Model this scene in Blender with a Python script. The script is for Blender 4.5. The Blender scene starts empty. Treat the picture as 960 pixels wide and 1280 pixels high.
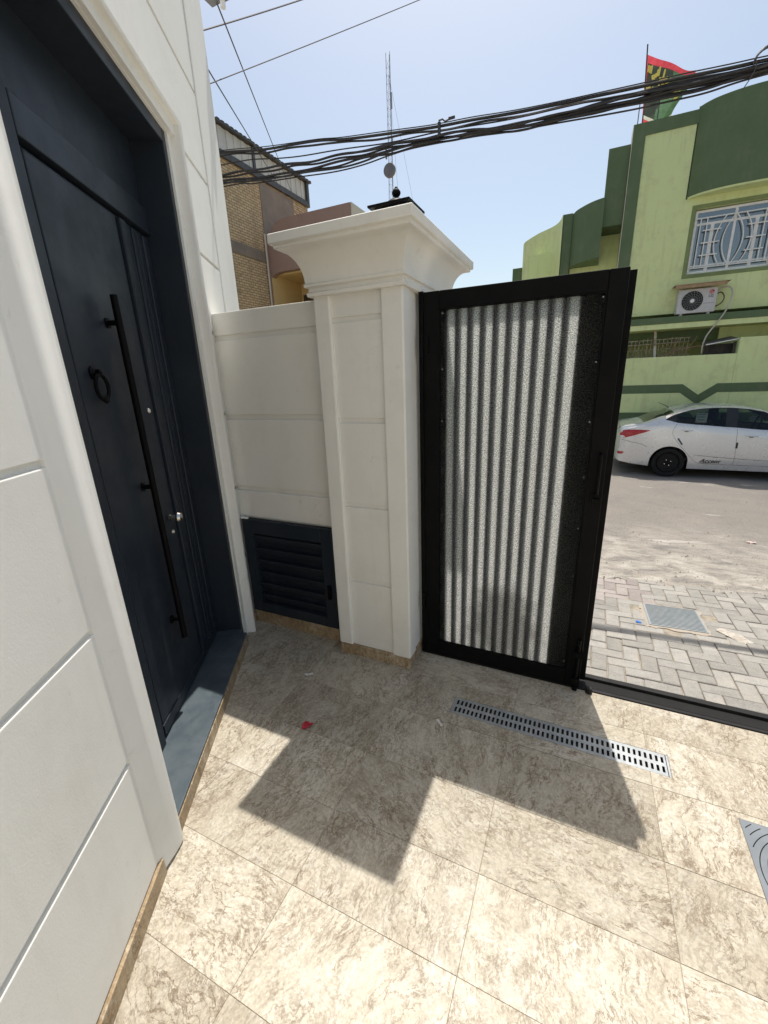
import bpy, bmesh, math, random
from mathutils import Vector, Matrix
random.seed(7)
R = math.radians
scene = bpy.context.scene
COL = scene.collection

# ------------------------------------------------------------------ camera
cam_data = bpy.data.cameras.new('camera')
cam_data.sensor_fit = 'HORIZONTAL'
cam_data.sensor_width = 36.0
cam_data.lens = 36.0 * 523.86 / 960.0
cam_data.clip_start = 0.02
cam_data.clip_end = 1500
cam = bpy.data.objects.new('camera', cam_data)
COL.objects.link(cam)
right = Vector((0.90856244, 0.41611853, -0.03687363))
down = Vector((0.09379392, -0.28921003, -0.95265957))
fwd = Vector((-0.40708352, 0.86209218, -0.30179476))
mw = Matrix((right, -down, -fwd)).transposed().to_4x4()
mw.translation = Vector((0, 0, 1.7))
cam.matrix_world = mw
scene.camera = cam

# ------------------------------------------------------------------ sky, sun, exposure
SUN = Vector((-0.104, 0.392, 1.0)).normalized()
elev = math.asin(SUN.z)
azim = math.atan2(SUN.x, SUN.y)
world = bpy.data.worlds.new('World')
scene.world = world
world.use_nodes = True
wn = world.node_tree.nodes
wl = world.node_tree.links
wn.clear()
sky = wn.new('ShaderNodeTexSky')
sky.sky_type = 'NISHITA'
sky.sun_disc = False
sky.sun_elevation = elev
sky.sun_rotation = azim
sky.altitude = 50
sky.air_density = 1.0
sky.dust_density = 2.3
sky.ozone_density = 1.0
bg = wn.new('ShaderNodeBackground')
bg.inputs['Strength'].default_value = 0.126
out = wn.new('ShaderNodeOutputWorld')
haze_tint = wn.new('ShaderNodeMix')
haze_tint.data_type = 'RGBA'; haze_tint.blend_type = 'MULTIPLY'
haze_tint.inputs[0].default_value = 1.0
haze_tint.inputs[7].default_value = (1.05, 1.01, .90, 1)
wl.new(sky.outputs[0], haze_tint.inputs[6])
wl.new(haze_tint.outputs[2], bg.inputs[0])
wl.new(bg.outputs[0], out.inputs[0])
sun_data = bpy.data.lights.new('sun', 'SUN')
sun_data.energy = 3.2
sun_data.angle = R(0.55)
sun_data.color = (1.0, 0.955, 0.88)
sun = bpy.data.objects.new('sun', sun_data)
COL.objects.link(sun)
sun.rotation_euler = SUN.to_track_quat('Z', 'Y').to_euler()
sun.location = (0, 0, 30)
scene.view_settings.view_transform = 'Standard'
scene.view_settings.look = 'None'
scene.view_settings.gamma = 1
scene.view_settings.exposure = 0.45
scene.view_settings.use_curve_mapping = False
scene.cycles.use_denoising = True
scene.cycles.max_bounces = 10
scene.cycles.transparent_max_bounces = 12

# ------------------------------------------------------------------ object helpers
def tag(o, label=None, cat=None, group=None, kind=None):
    if label: o['label'] = label
    if cat: o['category'] = cat
    if group: o['group'] = group
    if kind: o['kind'] = kind
    return o

def thing(name, label, cat, loc=(0, 0, 0), rotz=0.0, group=None):
    o = bpy.data.objects.new(name, None)
    COL.objects.link(o)
    o.location = loc
    o.rotation_euler = (0, 0, rotz)
    o.empty_display_size = 0.1
    return tag(o, label, cat, group)

class MB:
    """collects geometry and links it as one mesh object"""
    def __init__(s):
        s.v = []; s.f = []; s.m = []
        s.mi = 0
    def _add(s, verts, faces):
        b = len(s.v)
        s.v += [tuple(p) for p in verts]
        for f in faces:
            s.f.append(tuple(b + i for i in f)); s.m.append(s.mi)
        return s
    def box(s, x0, x1, y0, y1, z0, z1):
        vs = [(x, y, z) for z in (z0, z1) for y in (y0, y1) for x in (x0, x1)]
        return s._add(vs, [(0, 2, 3, 1), (4, 5, 7, 6), (0, 1, 5, 4), (2, 6, 7, 3), (0, 4, 6, 2), (1, 3, 7, 5)])
    def obox(s, c, ex, ey, ez):
        """box from a centre and three half-axis vectors"""
        c, ex, ey, ez = map(Vector, (c, ex, ey, ez))
        vs = [c + ex * i + ey * j + ez * k for k in (-1, 1) for j in (-1, 1) for i in (-1, 1)]
        return s._add(vs, [(0, 2, 3, 1), (4, 5, 7, 6), (0, 1, 5, 4), (2, 6, 7, 3), (0, 4, 6, 2), (1, 3, 7, 5)])
    def bar(s, a, b, w, h=None, up=(0, 0, 1)):
        a, b = Vector(a), Vector(b)
        d = b - a; l = d.length; d.normalize()
        u = Vector(up)
        if abs(d.dot(u)) > .95: u = Vector((1, 0, 0))
        sx = d.cross(u).normalized(); sy = sx.cross(d)
        return s.obox((a + b) / 2, d * l / 2, sx * w / 2, sy * (h or w) / 2)
    def prism(s, pts, z0, z1, cap=True):
        n = len(pts)
        vs = [(x, y, z0) for x, y in pts] + [(x, y, z1) for x, y in pts]
        fs = [(i, (i + 1) % n, n + (i + 1) % n, n + i) for i in range(n)]
        if cap: fs += [tuple(range(n))[::-1], tuple(range(n, 2 * n))]
        return s._add(vs, fs)
    def extrude(s, poly, d):
        """closed 3d polygon swept by vector d"""
        n = len(poly); d = Vector(d)
        vs = [Vector(p) for p in poly] + [Vector(p) + d for p in poly]
        fs = [(i, (i + 1) % n, n + (i + 1) % n, n + i) for i in range(n)]
        fs += [tuple(range(n))[::-1], tuple(range(n, 2 * n))]
        return s._add(vs, fs)
    def tube(s, pts, r, n=8, closed=False, cap=True):
        pts = [Vector(p) for p in pts]
        m = len(pts); vs = []; fs = []
        prev = None
        for i, p in enumerate(pts):
            if closed: t = pts[(i + 1) % m] - pts[i - 1]
            else: t = pts[min(i + 1, m - 1)] - pts[max(i - 1, 0)]
            t.normalize()
            if prev is None:
                a = Vector((0, 0, 1)) if abs(t.z) < .9 else Vector((1, 0, 0))
                nx = t.cross(a).normalized()
            else:
                nx = (prev - t * prev.dot(t)).normalized()
            prev = nx; ny = t.cross(nx)
            rr = r[i] if isinstance(r, (list, tuple)) else r
            for k in range(n):
                a = 2 * math.pi * k / n
                vs.append(p + nx * rr * math.cos(a) + ny * rr * math.sin(a))
        rng = m if closed else m - 1
        for i in range(rng):
            j = (i + 1) % m
            for k in range(n):
                l = (k + 1) % n
                fs.append((i * n + k, i * n + l, j * n + l, j * n + k))
        if cap and not closed:
            fs.append(tuple(range(n))[::-1]); fs.append(tuple((m - 1) * n + k for k in range(n)))
        return s._add(vs, fs)
    def lathe(s, prof, c, axis='z', n=24):
        """prof = [(r, h)...] revolved round an axis through c"""
        c = Vector(c); vs = []; fs = []
        for r, h in prof:
            for k in range(n):
                a = 2 * math.pi * k / n
                x, y = r * math.cos(a), r * math.sin(a)
                vs.append(c + (Vector((x, y, h)) if axis == 'z' else Vector((x, h, y)) if axis == 'y' else Vector((h, x, y))))
        for i in range(len(prof) - 1):
            for k in range(n):
                l = (k + 1) % n
                fs.append((i * n + k, i * n + l, (i + 1) * n + l, (i + 1) * n + k))
        fs.append(tuple(range(n))[::-1]); fs.append(tuple((len(prof) - 1) * n + k for k in range(n)))
        return s._add(vs, fs)
    def rings(s, rings, caps=True):
        n = len(rings[0]); vs = [p for r in rings for p in r]; fs = []
        for i in range(len(rings) - 1):
            for k in range(n):
                l = (k + 1) % n
                fs.append((i * n + k, i * n + l, (i + 1) * n + l, (i + 1) * n + k))
        if caps:
            fs.append(tuple(range(n))[::-1]); fs.append(tuple((len(rings) - 1) * n + k for k in range(n)))
        return s._add(vs, fs)
    def grid(s, rows, mats=None):
        nr, nc = len(rows), len(rows[0]); b = len(s.v)
        s.v += [tuple(p) for r in rows for p in r]
        for i in range(nr - 1):
            for j in range(nc - 1):
                s.f.append((b + i * nc + j, b + i * nc + j + 1, b + (i + 1) * nc + j + 1, b + (i + 1) * nc + j))
                s.m.append(mats(i, j) if mats else s.mi)
        return s
    def mesh(s, name, mats, origin=(0, 0, 0), smooth=False):
        me = bpy.data.meshes.new(name)
        o = Vector(origin)
        me.from_pydata([Vector(p) - o for p in s.v], [], s.f)
        for m in (mats if isinstance(mats, (list, tuple)) else [mats]): me.materials.append(m)
        for p, mi in zip(me.polygons, s.m): p.material_index = mi
        bm = bmesh.new(); bm.from_mesh(me)
        bmesh.ops.recalc_face_normals(bm, faces=bm.faces)
        bm.to_mesh(me); bm.free()
        if smooth:
            for p in me.polygons: p.use_smooth = True
        me.update()
        return me
    def build(s, name, mats, parent=None, origin=(0, 0, 0), bevel=0, seg=2, smooth=False, weld=False, label=None):
        me = s.mesh(name, mats, origin, smooth)
        o = bpy.data.objects.new(name, me)
        COL.objects.link(o)
        if parent: o.parent = parent
        else: o.location = origin
        finish(o, bevel, seg, smooth)
        if label: o['label'] = label
        return o

def finish(o, bevel=0, seg=2, smooth=False):
    if bevel:
        b = o.modifiers.new('bevel', 'BEVEL')
        b.width = bevel; b.segments = seg; b.limit_method = 'ANGLE'; b.angle_limit = R(35)
        b.harden_normals = False
    if smooth:
        me = o.data
        try:
            me.set_sharp_from_angle(angle=R(38))
        except Exception:
            pass

def clone(o, parent, loc=None, rot=None):
    c = o.copy()
    COL.objects.link(c)
    c.parent = parent
    if loc is not None: c.location = loc
    if rot is not None: c.rotation_euler = rot
    return c

# ------------------------------------------------------------------ material helpers
class NT:
    def __init__(s, name):
        s.mat = bpy.data.materials.new(name); s.mat.use_nodes = True
        s.t = s.mat.node_tree; s.n = s.t.nodes; s.l = s.t.links
        s.bsdf = s.n['Principled BSDF']; s.out = s.n['Material Output']
        s.tc = s.n.new('ShaderNodeTexCoord')
    def node(s, typ, ins=None, **kw):
        nd = s.n.new(typ)
        for k, v in kw.items(): setattr(nd, k, v)
        for k, v in (ins or {}).items(): s.put(nd.inputs[k], v)
        return nd
    def put(s, sock, v):
        if hasattr(v, 'is_linked') or isinstance(v, bpy.types.NodeSocket): s.l.new(v, sock)
        else:
            if isinstance(v, tuple) and len(v) == 3 and sock.type == 'RGBA': v = v + (1,)
            sock.default_value = v
    def math(s, op, a, b=0.0, c=0.0, clamp=False):
        nd = s.node('ShaderNodeMath', {0: a, 1: b, 2: c}, operation=op); nd.use_clamp = clamp
        return nd.outputs[0]
    def vmath(s, op, a, b=(0, 0, 0)):
        return s.node('ShaderNodeVectorMath', {0: a, 1: b}, operation=op).outputs[0]
    def noise(s, vec, scale, detail=5, rough=.55, dist=0.0):
        return s.node('ShaderNodeTexNoise', {'Vector': vec, 'Scale': scale, 'Detail': detail, 'Roughness': rough, 'Distortion': dist}).outputs[0]
    def ramp(s, f, stops):
        nd = s.node('ShaderNodeValToRGB', {0: f}); el = nd.color_ramp.elements
        while len(el) < len(stops): el.new(.5)
        for e, (p, c) in zip(el, stops):
            e.position = p; e.color = (c if isinstance(c, tuple) else (c, c, c)) + (1,)
        return nd.outputs[0]
    def mix(s, f, a, b, mode='MIX'):
        nd = s.node('ShaderNodeMix', data_type='RGBA', blend_type=mode)
        s.put(nd.inputs[0], f); s.put(nd.inputs[6], a); s.put(nd.inputs[7], b)
        return nd.outputs[2]
    def bump(s, h, strength, dist=.01):
        nd = s.node('ShaderNodeBump', {'Height': h, 'Strength': strength, 'Distance': dist})
        s.l.new(nd.outputs[0], s.bsdf.inputs['Normal'])
    def set(s, **kw):
        for k, v in kw.items(): s.put(s.bsdf.inputs[k], v)
        return s
    def coords(s, rand=False, spin=False):
        v = s.tc.outputs['Object']
        if rand or spin:
            oi = s.node('ShaderNodeObjectInfo').outputs['Random']
            if spin:
                v = s.node('ShaderNodeVectorRotate', {'Vector': v, 'Angle': s.math('MULTIPLY', oi, 23.0)}, rotation_type='Z_AXIS').outputs[0]
            v = s.vmath('ADD', v, s.node('ShaderNodeCombineXYZ', {0: s.math('MULTIPLY', oi, 71.3), 1: s.math('MULTIPLY', oi, 37.7), 2: s.math('MULTIPLY', oi, 13.1)}).outputs[0])
            s.rnd = oi
        return v

def simple(name, c1, c2=None, scale=4.0, rough=.6, rough2=None, metal=0.0, bump=0.0, bscale=120.0, bdist=.004, detail=6, lo=.35, hi=.65, rand=False, spec=.5):
    t = NT(name)
    v = t.coords(rand)
    if c2 is None: c2 = tuple(x * .85 for x in c1)
    n = t.noise(v, scale, detail, .6)
    t.set(**{'Base Color': t.ramp(n, [(lo, c1), (hi, c2)]), 'Metallic': metal, 'Specular IOR Level': spec})
    if rough2 is not None: t.set(Roughness=t.ramp(t.noise(v, scale * 1.7, 4), [(.35, rough), (.65, rough2)]))
    else: t.set(Roughness=rough)
    if bump: t.bump(t.noise(v, bscale, 4, .6), bump, bdist)
    return t.mat

def stucco(name, c1, c2, dirt, bump=.18, wear=1.0):
    t = NT(name); v = t.coords()
    base = t.ramp(t.noise(v, 1.6, 7, .62), [(.3, c1), (.72, c2)])
    streak = t.noise(t.vmath('MULTIPLY', v, (9.0, 9.0, .9)), 1.0, 5, .6)
    base = t.mix(t.math('MULTIPLY', t.ramp(streak, [(.54, 0.0), (.80, 1.0)]), .17 * wear), base, dirt)
    sp = t.noise(v, 13, 3, .5)
    base = t.mix(t.math('MULTIPLY', t.ramp(sp, [(.70, 0.0), (.76, 1.0)]), .18), base, dirt)
    scuff = t.noise(t.vmath('MULTIPLY', v, (38.0, 38.0, 11.0)), 1.0, 4, .62)
    base = t.mix(t.math('MULTIPLY', t.ramp(scuff, [(.69, 0.0), (.74, 1.0)]), .22), base, dirt)
    grime = t.noise(v, 3.4, 7, .7)
    base = t.mix(t.math('MULTIPLY', t.ramp(grime, [(.50, 0.0), (.74, 1.0)]), .16 * wear), base, dirt)
    hair = t.ramp(t.math('ABSOLUTE', t.math('SUBTRACT', t.noise(v, 1.9, 8, .62, .6), .5)), [(0.0, 1.0), (.0022, 0.0)])
    base = t.mix(t.math('MULTIPLY', t.math('MULTIPLY', hair, t.ramp(t.noise(v, 2.7, 2), [(.55, 0.0), (.65, 1.0)])), .35), base, dirt)
    t.set(**{'Base Color': base, 'Roughness': t.ramp(t.noise(v, 4, 4), [(.3, .62), (.7, .8)]), 'Specular IOR Level': .35})
    h = t.math('ADD', t.noise(v, 150, 3, .6), t.math('MULTIPLY', t.noise(v, 14, 4, .5), 1.6))
    t.bump(h, bump, .003)
    return t.mat

WHITE = stucco('white_stucco', (.84, .83, .785), (.80, .785, .735), (.50, .45, .37), .12)
def stone(name, lo, mid, hi, vein, rough):
    t = NT(name)
    rnd = t.node('ShaderNodeObjectInfo').outputs['Random']
    def hashed(k): return t.math('FRACT', t.math('MULTIPLY', t.math('SINE', t.math('MULTIPLY', rnd, k)), 437.5))
    r1, r2, r3 = hashed(91.7), hashed(53.3), hashed(17.9)
    # the slabs are cut along or across the grain
    ang = t.math('ADD', t.math('MULTIPLY', t.math('ROUND', t.math('MULTIPLY', r1, 1.6)), 1.5708), t.math('MULTIPLY', t.math('SUBTRACT', r2, .5), .9))
    v = t.node('ShaderNodeVectorRotate', {'Vector': t.tc.outputs['Object'], 'Angle': ang}, rotation_type='Z_AXIS').outputs[0]
    v = t.vmath('ADD', v, t.node('ShaderNodeCombineXYZ', {0: t.math('MULTIPLY', rnd, 71.3), 1: t.math('MULTIPLY', rnd, 37.7), 2: t.math('MULTIPLY', rnd, 13.1)}).outputs[0])
    warp = t.node('ShaderNodeTexNoise', {'Vector': v, 'Scale': 4.0, 'Detail': 6.0, 'Roughness': .6}).outputs[1]
    vw = t.vmath('ADD', v, t.vmath('MULTIPLY', t.vmath('SUBTRACT', warp, (.5, .5, .5)), (.13, .13, .1)))
    vs = t.vmath('MULTIPLY', vw, (1.0, 2.7, 1.0))
    vst = t.vmath('MULTIPLY', vw, (1.0, 4.2, 1.0))
    big = t.noise(vs, 4.6, 9, .66)
    col = t.ramp(big, [(.32, lo), (.50, mid), (.66, hi)])
    streak = t.noise(vst, 13, 9, .74)
    col = t.mix(.30, col, t.ramp(streak, [(.34, .22), (.50, .50), (.62, .64)]), 'OVERLAY')
    fine = t.noise(v, 95, 5, .8)
    col = t.mix(.50, col, t.ramp(fine, [(.34, .26), (.52, .52), (.66, .68)]), 'OVERLAY')
    def ridge(scale, w, vec):
        n = t.noise(vec, scale, 8, .64)
        return t.ramp(t.math('ABSOLUTE', t.math('SUBTRACT', n, .5)), [(0.0, 1.0), (w * .35, .8), (w, 0.0)])
    def zone(scale, a_, b_): return t.ramp(t.noise(v, scale, 3), [(a_, 0.0), (b_, 1.0)])
    col = t.mix(t.math('MULTIPLY', t.math('MULTIPLY', ridge(4.5, .016, vs), zone(3.6, .43, .56)), .85), col, vein)
    col = t.mix(t.math('MULTIPLY', t.math('MULTIPLY', ridge(12, .030, vs), zone(6, .43, .57)), .66), col, vein)
    col = t.mix(t.math('MULTIPLY', t.math('MULTIPLY', ridge(30, .055, vw), zone(8, .42, .60)), .50), col, vein)
    col = t.mix(t.math('MULTIPLY', t.math('MULTIPLY', ridge(21, .035, vw), zone(7, .48, .62)), .50), col, (.66, .62, .55))
    patch = t.math('MULTIPLY', t.ramp(t.noise(vw, 7.5, 5, .65), [(.63, 0.0), (.74, 1.0)]), zone(2.2, .48, .6))
    col = t.mix(t.math('MULTIPLY', patch, .42), col, (.34, .20, .11))
    tone = t.math('ADD', t.math('MULTIPLY', r3, .30), .83)
    col = t.mix(1.0, col, t.node('ShaderNodeCombineColor', {0: tone, 1: t.math('SUBTRACT', t.math('MULTIPLY', tone, 1.06), .06), 2: t.math('SUBTRACT', t.math('MULTIPLY', tone, 1.16), .16)}).outputs[0], 'MULTIPLY')
    t.set(**{'Base Color': col, 'Roughness': t.ramp(t.noise(v, 12, 6, .65), [(.3, rough), (.7, rough + .22)]), 'Specular IOR Level': .24})
    t.bump(t.math('ADD', fine, t.math('MULTIPLY', streak, .8)), .14, .002)
    return t.mat
TILE = stone('floor_stone', (.425, .374, .290), (.485, .434, .344), (.545, .500, .412), (.165, .115, .070), .33)
SKIRT = stone('skirting_stone', (.24, .165, .09), (.36, .265, .16), (.44, .35, .235), (.14, .085, .04), .34)
GROUT = simple('grout', (.34, .29, .22), (.24, .20, .15), 9, .9)
def door_paint():
    t = NT('slate_steel'); v = t.tc.outputs['Object']
    col = t.ramp(t.noise(v, 3, 6, .6), [(.35, (.0165, .0225, .0325)), (.65, (.0220, .0290, .0400))])
    smear = t.noise(t.vmath('MULTIPLY', v, (14.0, 14.0, 1.6)), 1.0, 6, .65)
    col = t.mix(t.math('MULTIPLY', t.ramp(smear, [(.56, 0.0), (.78, 1.0)]), .30), col, (.055, .058, .060))
    scuff = t.noise(t.vmath('MULTIPLY', v, (60.0, 60.0, 9.0)), 1.0, 3, .6)
    col = t.mix(t.math('MULTIPLY', t.ramp(scuff, [(.71, 0.0), (.75, 1.0)]), .22), col, (.10, .10, .095))
    t.set(**{'Base Color': col, 'Roughness': t.ramp(t.noise(v, 5, 6, .65), [(.35, .34), (.68, .54)]), 'Specular IOR Level': .30})
    t.bump(t.math('ADD', t.noise(v, 240, 3, .6), t.math('MULTIPLY', t.noise(v, 2.2, 2, .5), 5.0)), .10, .004)
    return t.mat
NAVY = door_paint()
NAVYDUST = simple('navy_steel_dusty', (.050, .073, .090), (.078, .102, .118), 9, .38, .6, bump=.08, bscale=200)
BLACK = simple('black_steel', (.0022, .0023, .0028), (.0042, .0042, .0046), 5, .42, .6, bump=.06, bscale=220, spec=.11)
BLACKDUST = simple('black_steel_dusty', (.007, .007, .008), (.015, .0145, .014), 7, .5, .7, bump=.15, bscale=150, spec=.3)
CHROME = simple('chrome', (.75, .73, .68), (.6, .58, .54), 30, .16, metal=1.0)
ZINC = simple('zinc_grate', (.42, .44, .45), (.32, .34, .35), 14, .42, .6, metal=.55, bump=.1)
COVERGREY = simple('grey_cover', (.20, .225, .25), (.16, .18, .205), 8, .5, .65, bump=.1)
DARKHOLE = simple('dark_void', (.006, .006, .006), (.010, .009, .008), 10, .9)
PAVER = None
def paver_mat(name, a, b, dust):
    t = NT(name); v = t.coords(rand=True)
    col = t.ramp(t.noise(v, 18, 6, .7), [(.3, a), (.7, b)])
    col = t.mix(t.math('MULTIPLY', t.ramp(t.noise(v, 7, 5, .6), [(.42, 0.0), (.68, 1.0)]), .5), col, dust)
    sp = t.ramp(t.noise(v, 190, 2, .5), [(.33, .72), (.52, 1.0)])
    col = t.mix(1.0, col, sp, 'MULTIPLY')
    tone = t.math('ADD', t.math('MULTIPLY', t.rnd, .30), .84)
    col = t.mix(1.0, col, t.node('ShaderNodeCombineColor', {0: tone, 1: tone, 2: tone}).outputs[0], 'MULTIPLY')
    t.set(**{'Base Color': col, 'Roughness': .86, 'Specular IOR Level': .3})
    t.bump(t.noise(v, 120, 5, .7), .5, .004)
    return t.mat
PAVER = paver_mat('grey_paver', (.285, .270, .245), (.375, .357, .328), (.43, .395, .34))
PAVERPINK = paver_mat('pink_paver', (.32, .275, .255), (.375, .335, .315), (.43, .395, .35))
SAND = simple('sandy_base', (.22, .19, .15), (.40, .345, .27), 14, .95, bump=.5, bscale=90, bdist=.01)
MORTAR = simple('mortar', (.40, .33, .26), (.40, .37, .32), 20, .95, bump=.6, bscale=80, bdist=.01)
PLASTERSPILL = simple('spilled_plaster', (.62, .57, .50), (.36, .31, .25), 55, .95, bump=.6, bscale=90, bdist=.01)

def asphalt():
    t = NT('dusty_asphalt'); v = t.tc.outputs['Object']
    sep = t.node('ShaderNodeSeparateXYZ', {0: v})
    y = sep.outputs[1]
    grain = t.noise(v, 75, 6, .85)
    col = t.ramp(grain, [(.32, (.105, .094, .084)), (.5, (.215, .195, .175)), (.68, (.37, .34, .31))])
    big = t.noise(v, .9, 6, .62, .8)
    col = t.mix(t.math('MULTIPLY', t.ramp(big, [(.40, 0.0), (.68, 1.0)]), .45), col, (.33, .29, .245))
    edge = t.node('ShaderNodeMapRange', {0: t.math('ADD', y, t.math('MULTIPLY', t.noise(v, 1.3, 5, .6), 2.4)), 1: 8.2, 2: 5.9, 3: 0.0, 4: 1.0}).outputs[0]
    stretched = t.noise(t.vmath('MULTIPLY', v, (1.0, 1.6, 1.0)), 3.2, 11, .74, .4)
    dusty = t.ramp(stretched, [(.36, (.185, .178, .168)), (.48, (.36, .325, .28)), (.62, (.54, .50, .44))])
    dusty = t.mix(.5, dusty, t.ramp(grain, [(.3, .32), (.7, .66)]), 'OVERLAY')
    col = t.mix(t.math('MULTIPLY', edge, .85), col, dusty)
    cr = t.noise(t.vmath('MULTIPLY', v, (1.0, 1.8, 1.0)), 1.7, 7, .65, 1.5)
    crack = t.ramp(t.math('ABSOLUTE', t.math('SUBTRACT', cr, .5)), [(0.0, 1.0), (.012, 0.0)])
    col = t.mix(t.math('MULTIPLY', t.math('MULTIPLY', crack, edge), .5), col, (.13, .11, .09))
    pale = t.ramp(t.noise(t.vmath('MULTIPLY', v, (.8, 3.2, 1.0)), 1.5, 5, .6), [(.65, 0.0), (.69, 1.0)])
    col = t.mix(t.math('MULTIPLY', pale, .55), col, (.56, .53, .48))
    t.set(**{'Base Color': col, 'Roughness': .92, 'Specular IOR Level': .25})
    t.bump(t.math('ADD', grain, t.math('MULTIPLY', stretched, 1.5)), .6, .012)
    return t.mat
ASPHALT = asphalt()
EARTH = simple('dry_earth', (.34, .29, .22), (.26, .22, .165), .5, .95, bump=.4, bscale=20, bdist=.02)
GLIGHT = stucco('light_green_paint', (.70, .775, .385), (.64, .705, .345), (.42, .40, .22), .25, 2.6)
GDARK = stucco('dark_green_paint', (.112, .165, .080), (.098, .146, .070), (.20, .20, .12), .2, 2.4)
BROWN = stucco('brown_paint', (.36, .235, .185), (.32, .205, .16), (.2, .13, .1), .2)
YELLOW = stucco('yellow_paint', (.72, .53, .25), (.66, .48, .22), (.4, .3, .16), .2)
CREAM = stucco('cream_paint', (.62, .56, .47), (.56, .50, .42), (.4, .34, .26), .2)
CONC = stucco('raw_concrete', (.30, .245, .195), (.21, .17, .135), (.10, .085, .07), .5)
CLAD = simple('grey_cladding', (.62, .60, .55), (.54, .525, .48), 3, .6)
DKSTEEL = simple('dark_painted_steel', (.05, .048, .047), (.07, .066, .062), 6, .5)
CABLE = simple('black_cable', (.011, .011, .013), (.022, .021, .022), 12, .48, bump=.2, bscale=60)
GREYWIRE = simple('grey_wire', (.055, .05, .055), (.08, .07, .075), 12, .5)
LATTICE = simple('galvanised_lattice', (.30, .31, .33), (.25, .26, .28), 3, .55, metal=.2)
WHITEPAINT = simple('white_frame_paint', (.84, .83, .81), (.76, .75, .73), 8, .45)
ACGREY = simple('grey_casing_paint', (.56, .55, .54), (.50, .49, .48), 5, .5)
RED = simple('red_print', (.50, .03, .05), (.42, .02, .04), 20, .5)
PAPER = simple('white_paper', (.78, .75, .72), (.66, .62, .60), 30, .8)
WOOD = simple('raw_board', (.42, .29, .17), (.30, .20, .11), 12, .8, bump=.2)
HOSE = simple('pale_hose', (.52, .49, .42), (.40, .38, .32), 9, .6)
RUBBER = simple('tyre_rubber', (.010, .010, .0105), (.020, .0195, .019), 20, .8, bump=.3, spec=.2)
RIMBLACK = simple('black_wheel_steel', (.003, .003, .0033), (.007, .0068, .0065), 8, .55, spec=.15)
TRIMBLACK = simple('black_plastic_trim', (.010, .010, .012), (.016, .016, .017), 8, .38)
INTERIOR = simple('dark_upholstery', (.035, .034, .036), (.055, .053, .052), 10, .85)
YELLOWPRINT = simple('yellow_print', (.95, .80, .22), (.9, .7, .15), 20, .7)

def brick_mat():
    t = NT('tan_brick'); v = t.tc.outputs['Object']
    s = t.node('ShaderNodeSeparateXYZ', {0: v})
    uv = t.node('ShaderNodeCombineXYZ', {0: t.math('ADD', s.outputs[1], s.outputs[0]), 1: s.outputs[2], 2: 0.0}).outputs[0]
    b = t.node('ShaderNodeTexBrick', {'Vector': uv, 'Scale': 1.0, 'Color1': (.68, .50, .29, 1), 'Color2': (.54, .39, .22, 1), 'Mortar': (.26, .19, .12, 1),
                                      'Mortar Size': .012, 'Brick Width': .24, 'Row Height': .085, 'Bias': -.1})
    col = t.mix(t.ramp(t.noise(uv, 2.3, 4), [(.62, 0.0), (.7, .45)]), b.outputs[0], (.16, .11, .075))
    col = t.mix(.6, col, t.ramp(t.noise(uv, 9, 5, .7), [(.3, .30), (.7, .66)]), 'OVERLAY')
    col = t.mix(t.math('MULTIPLY', t.ramp(t.noise(t.vmath('MULTIPLY', uv, (1.6, .35, 1.0)), 1.3, 5, .6), [(.50, 0.0), (.72, 1.0)]), .45), col, (.20, .15, .10))
    col = t.mix(t.ramp(t.noise(t.vmath('MULTIPLY', uv, (4.0, 11.0, 1.0)), 1.0, 2), [(.70, 0.0), (.74, .6)]), col, (.13, .09, .06))
    t.set(**{'Base Color': col, 'Roughness': .88})
    t.bump(b.outputs[1], -.6, .02)
    return t.mat
BRICK = brick_mat()

def glass_mat(name, tint, rough=.04, trans=.6, gcol=(.95, .97, 1.0)):
    t = NT(name)
    gl = t.node('ShaderNodeBsdfGlossy', {'Color': gcol + (1,), 'Roughness': rough})
    tr = t.node('ShaderNodeBsdfTransparent', {'Color': tint + (1,)})
    fr = t.node('ShaderNodeFresnel', {'IOR': 1.5})
    mx = t.node('ShaderNodeMixShader', {0: t.math('MULTIPLY_ADD', fr.outputs[0], 1.0, 1 - trans - .35, clamp=True)})
    t.l.new(tr.outputs[0], mx.inputs[1]); t.l.new(gl.outputs[0], mx.inputs[2])
    t.l.new(mx.outputs[0], t.out.inputs[0])
    return t.mat
CARGLASS = glass_mat('tinted_car_glass', (.52, .56, .53), .02, .66)
WINGLASS = glass_mat('window_glass', (.66, .67, .68), .03, .42, (.74, .74, .72))

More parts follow.
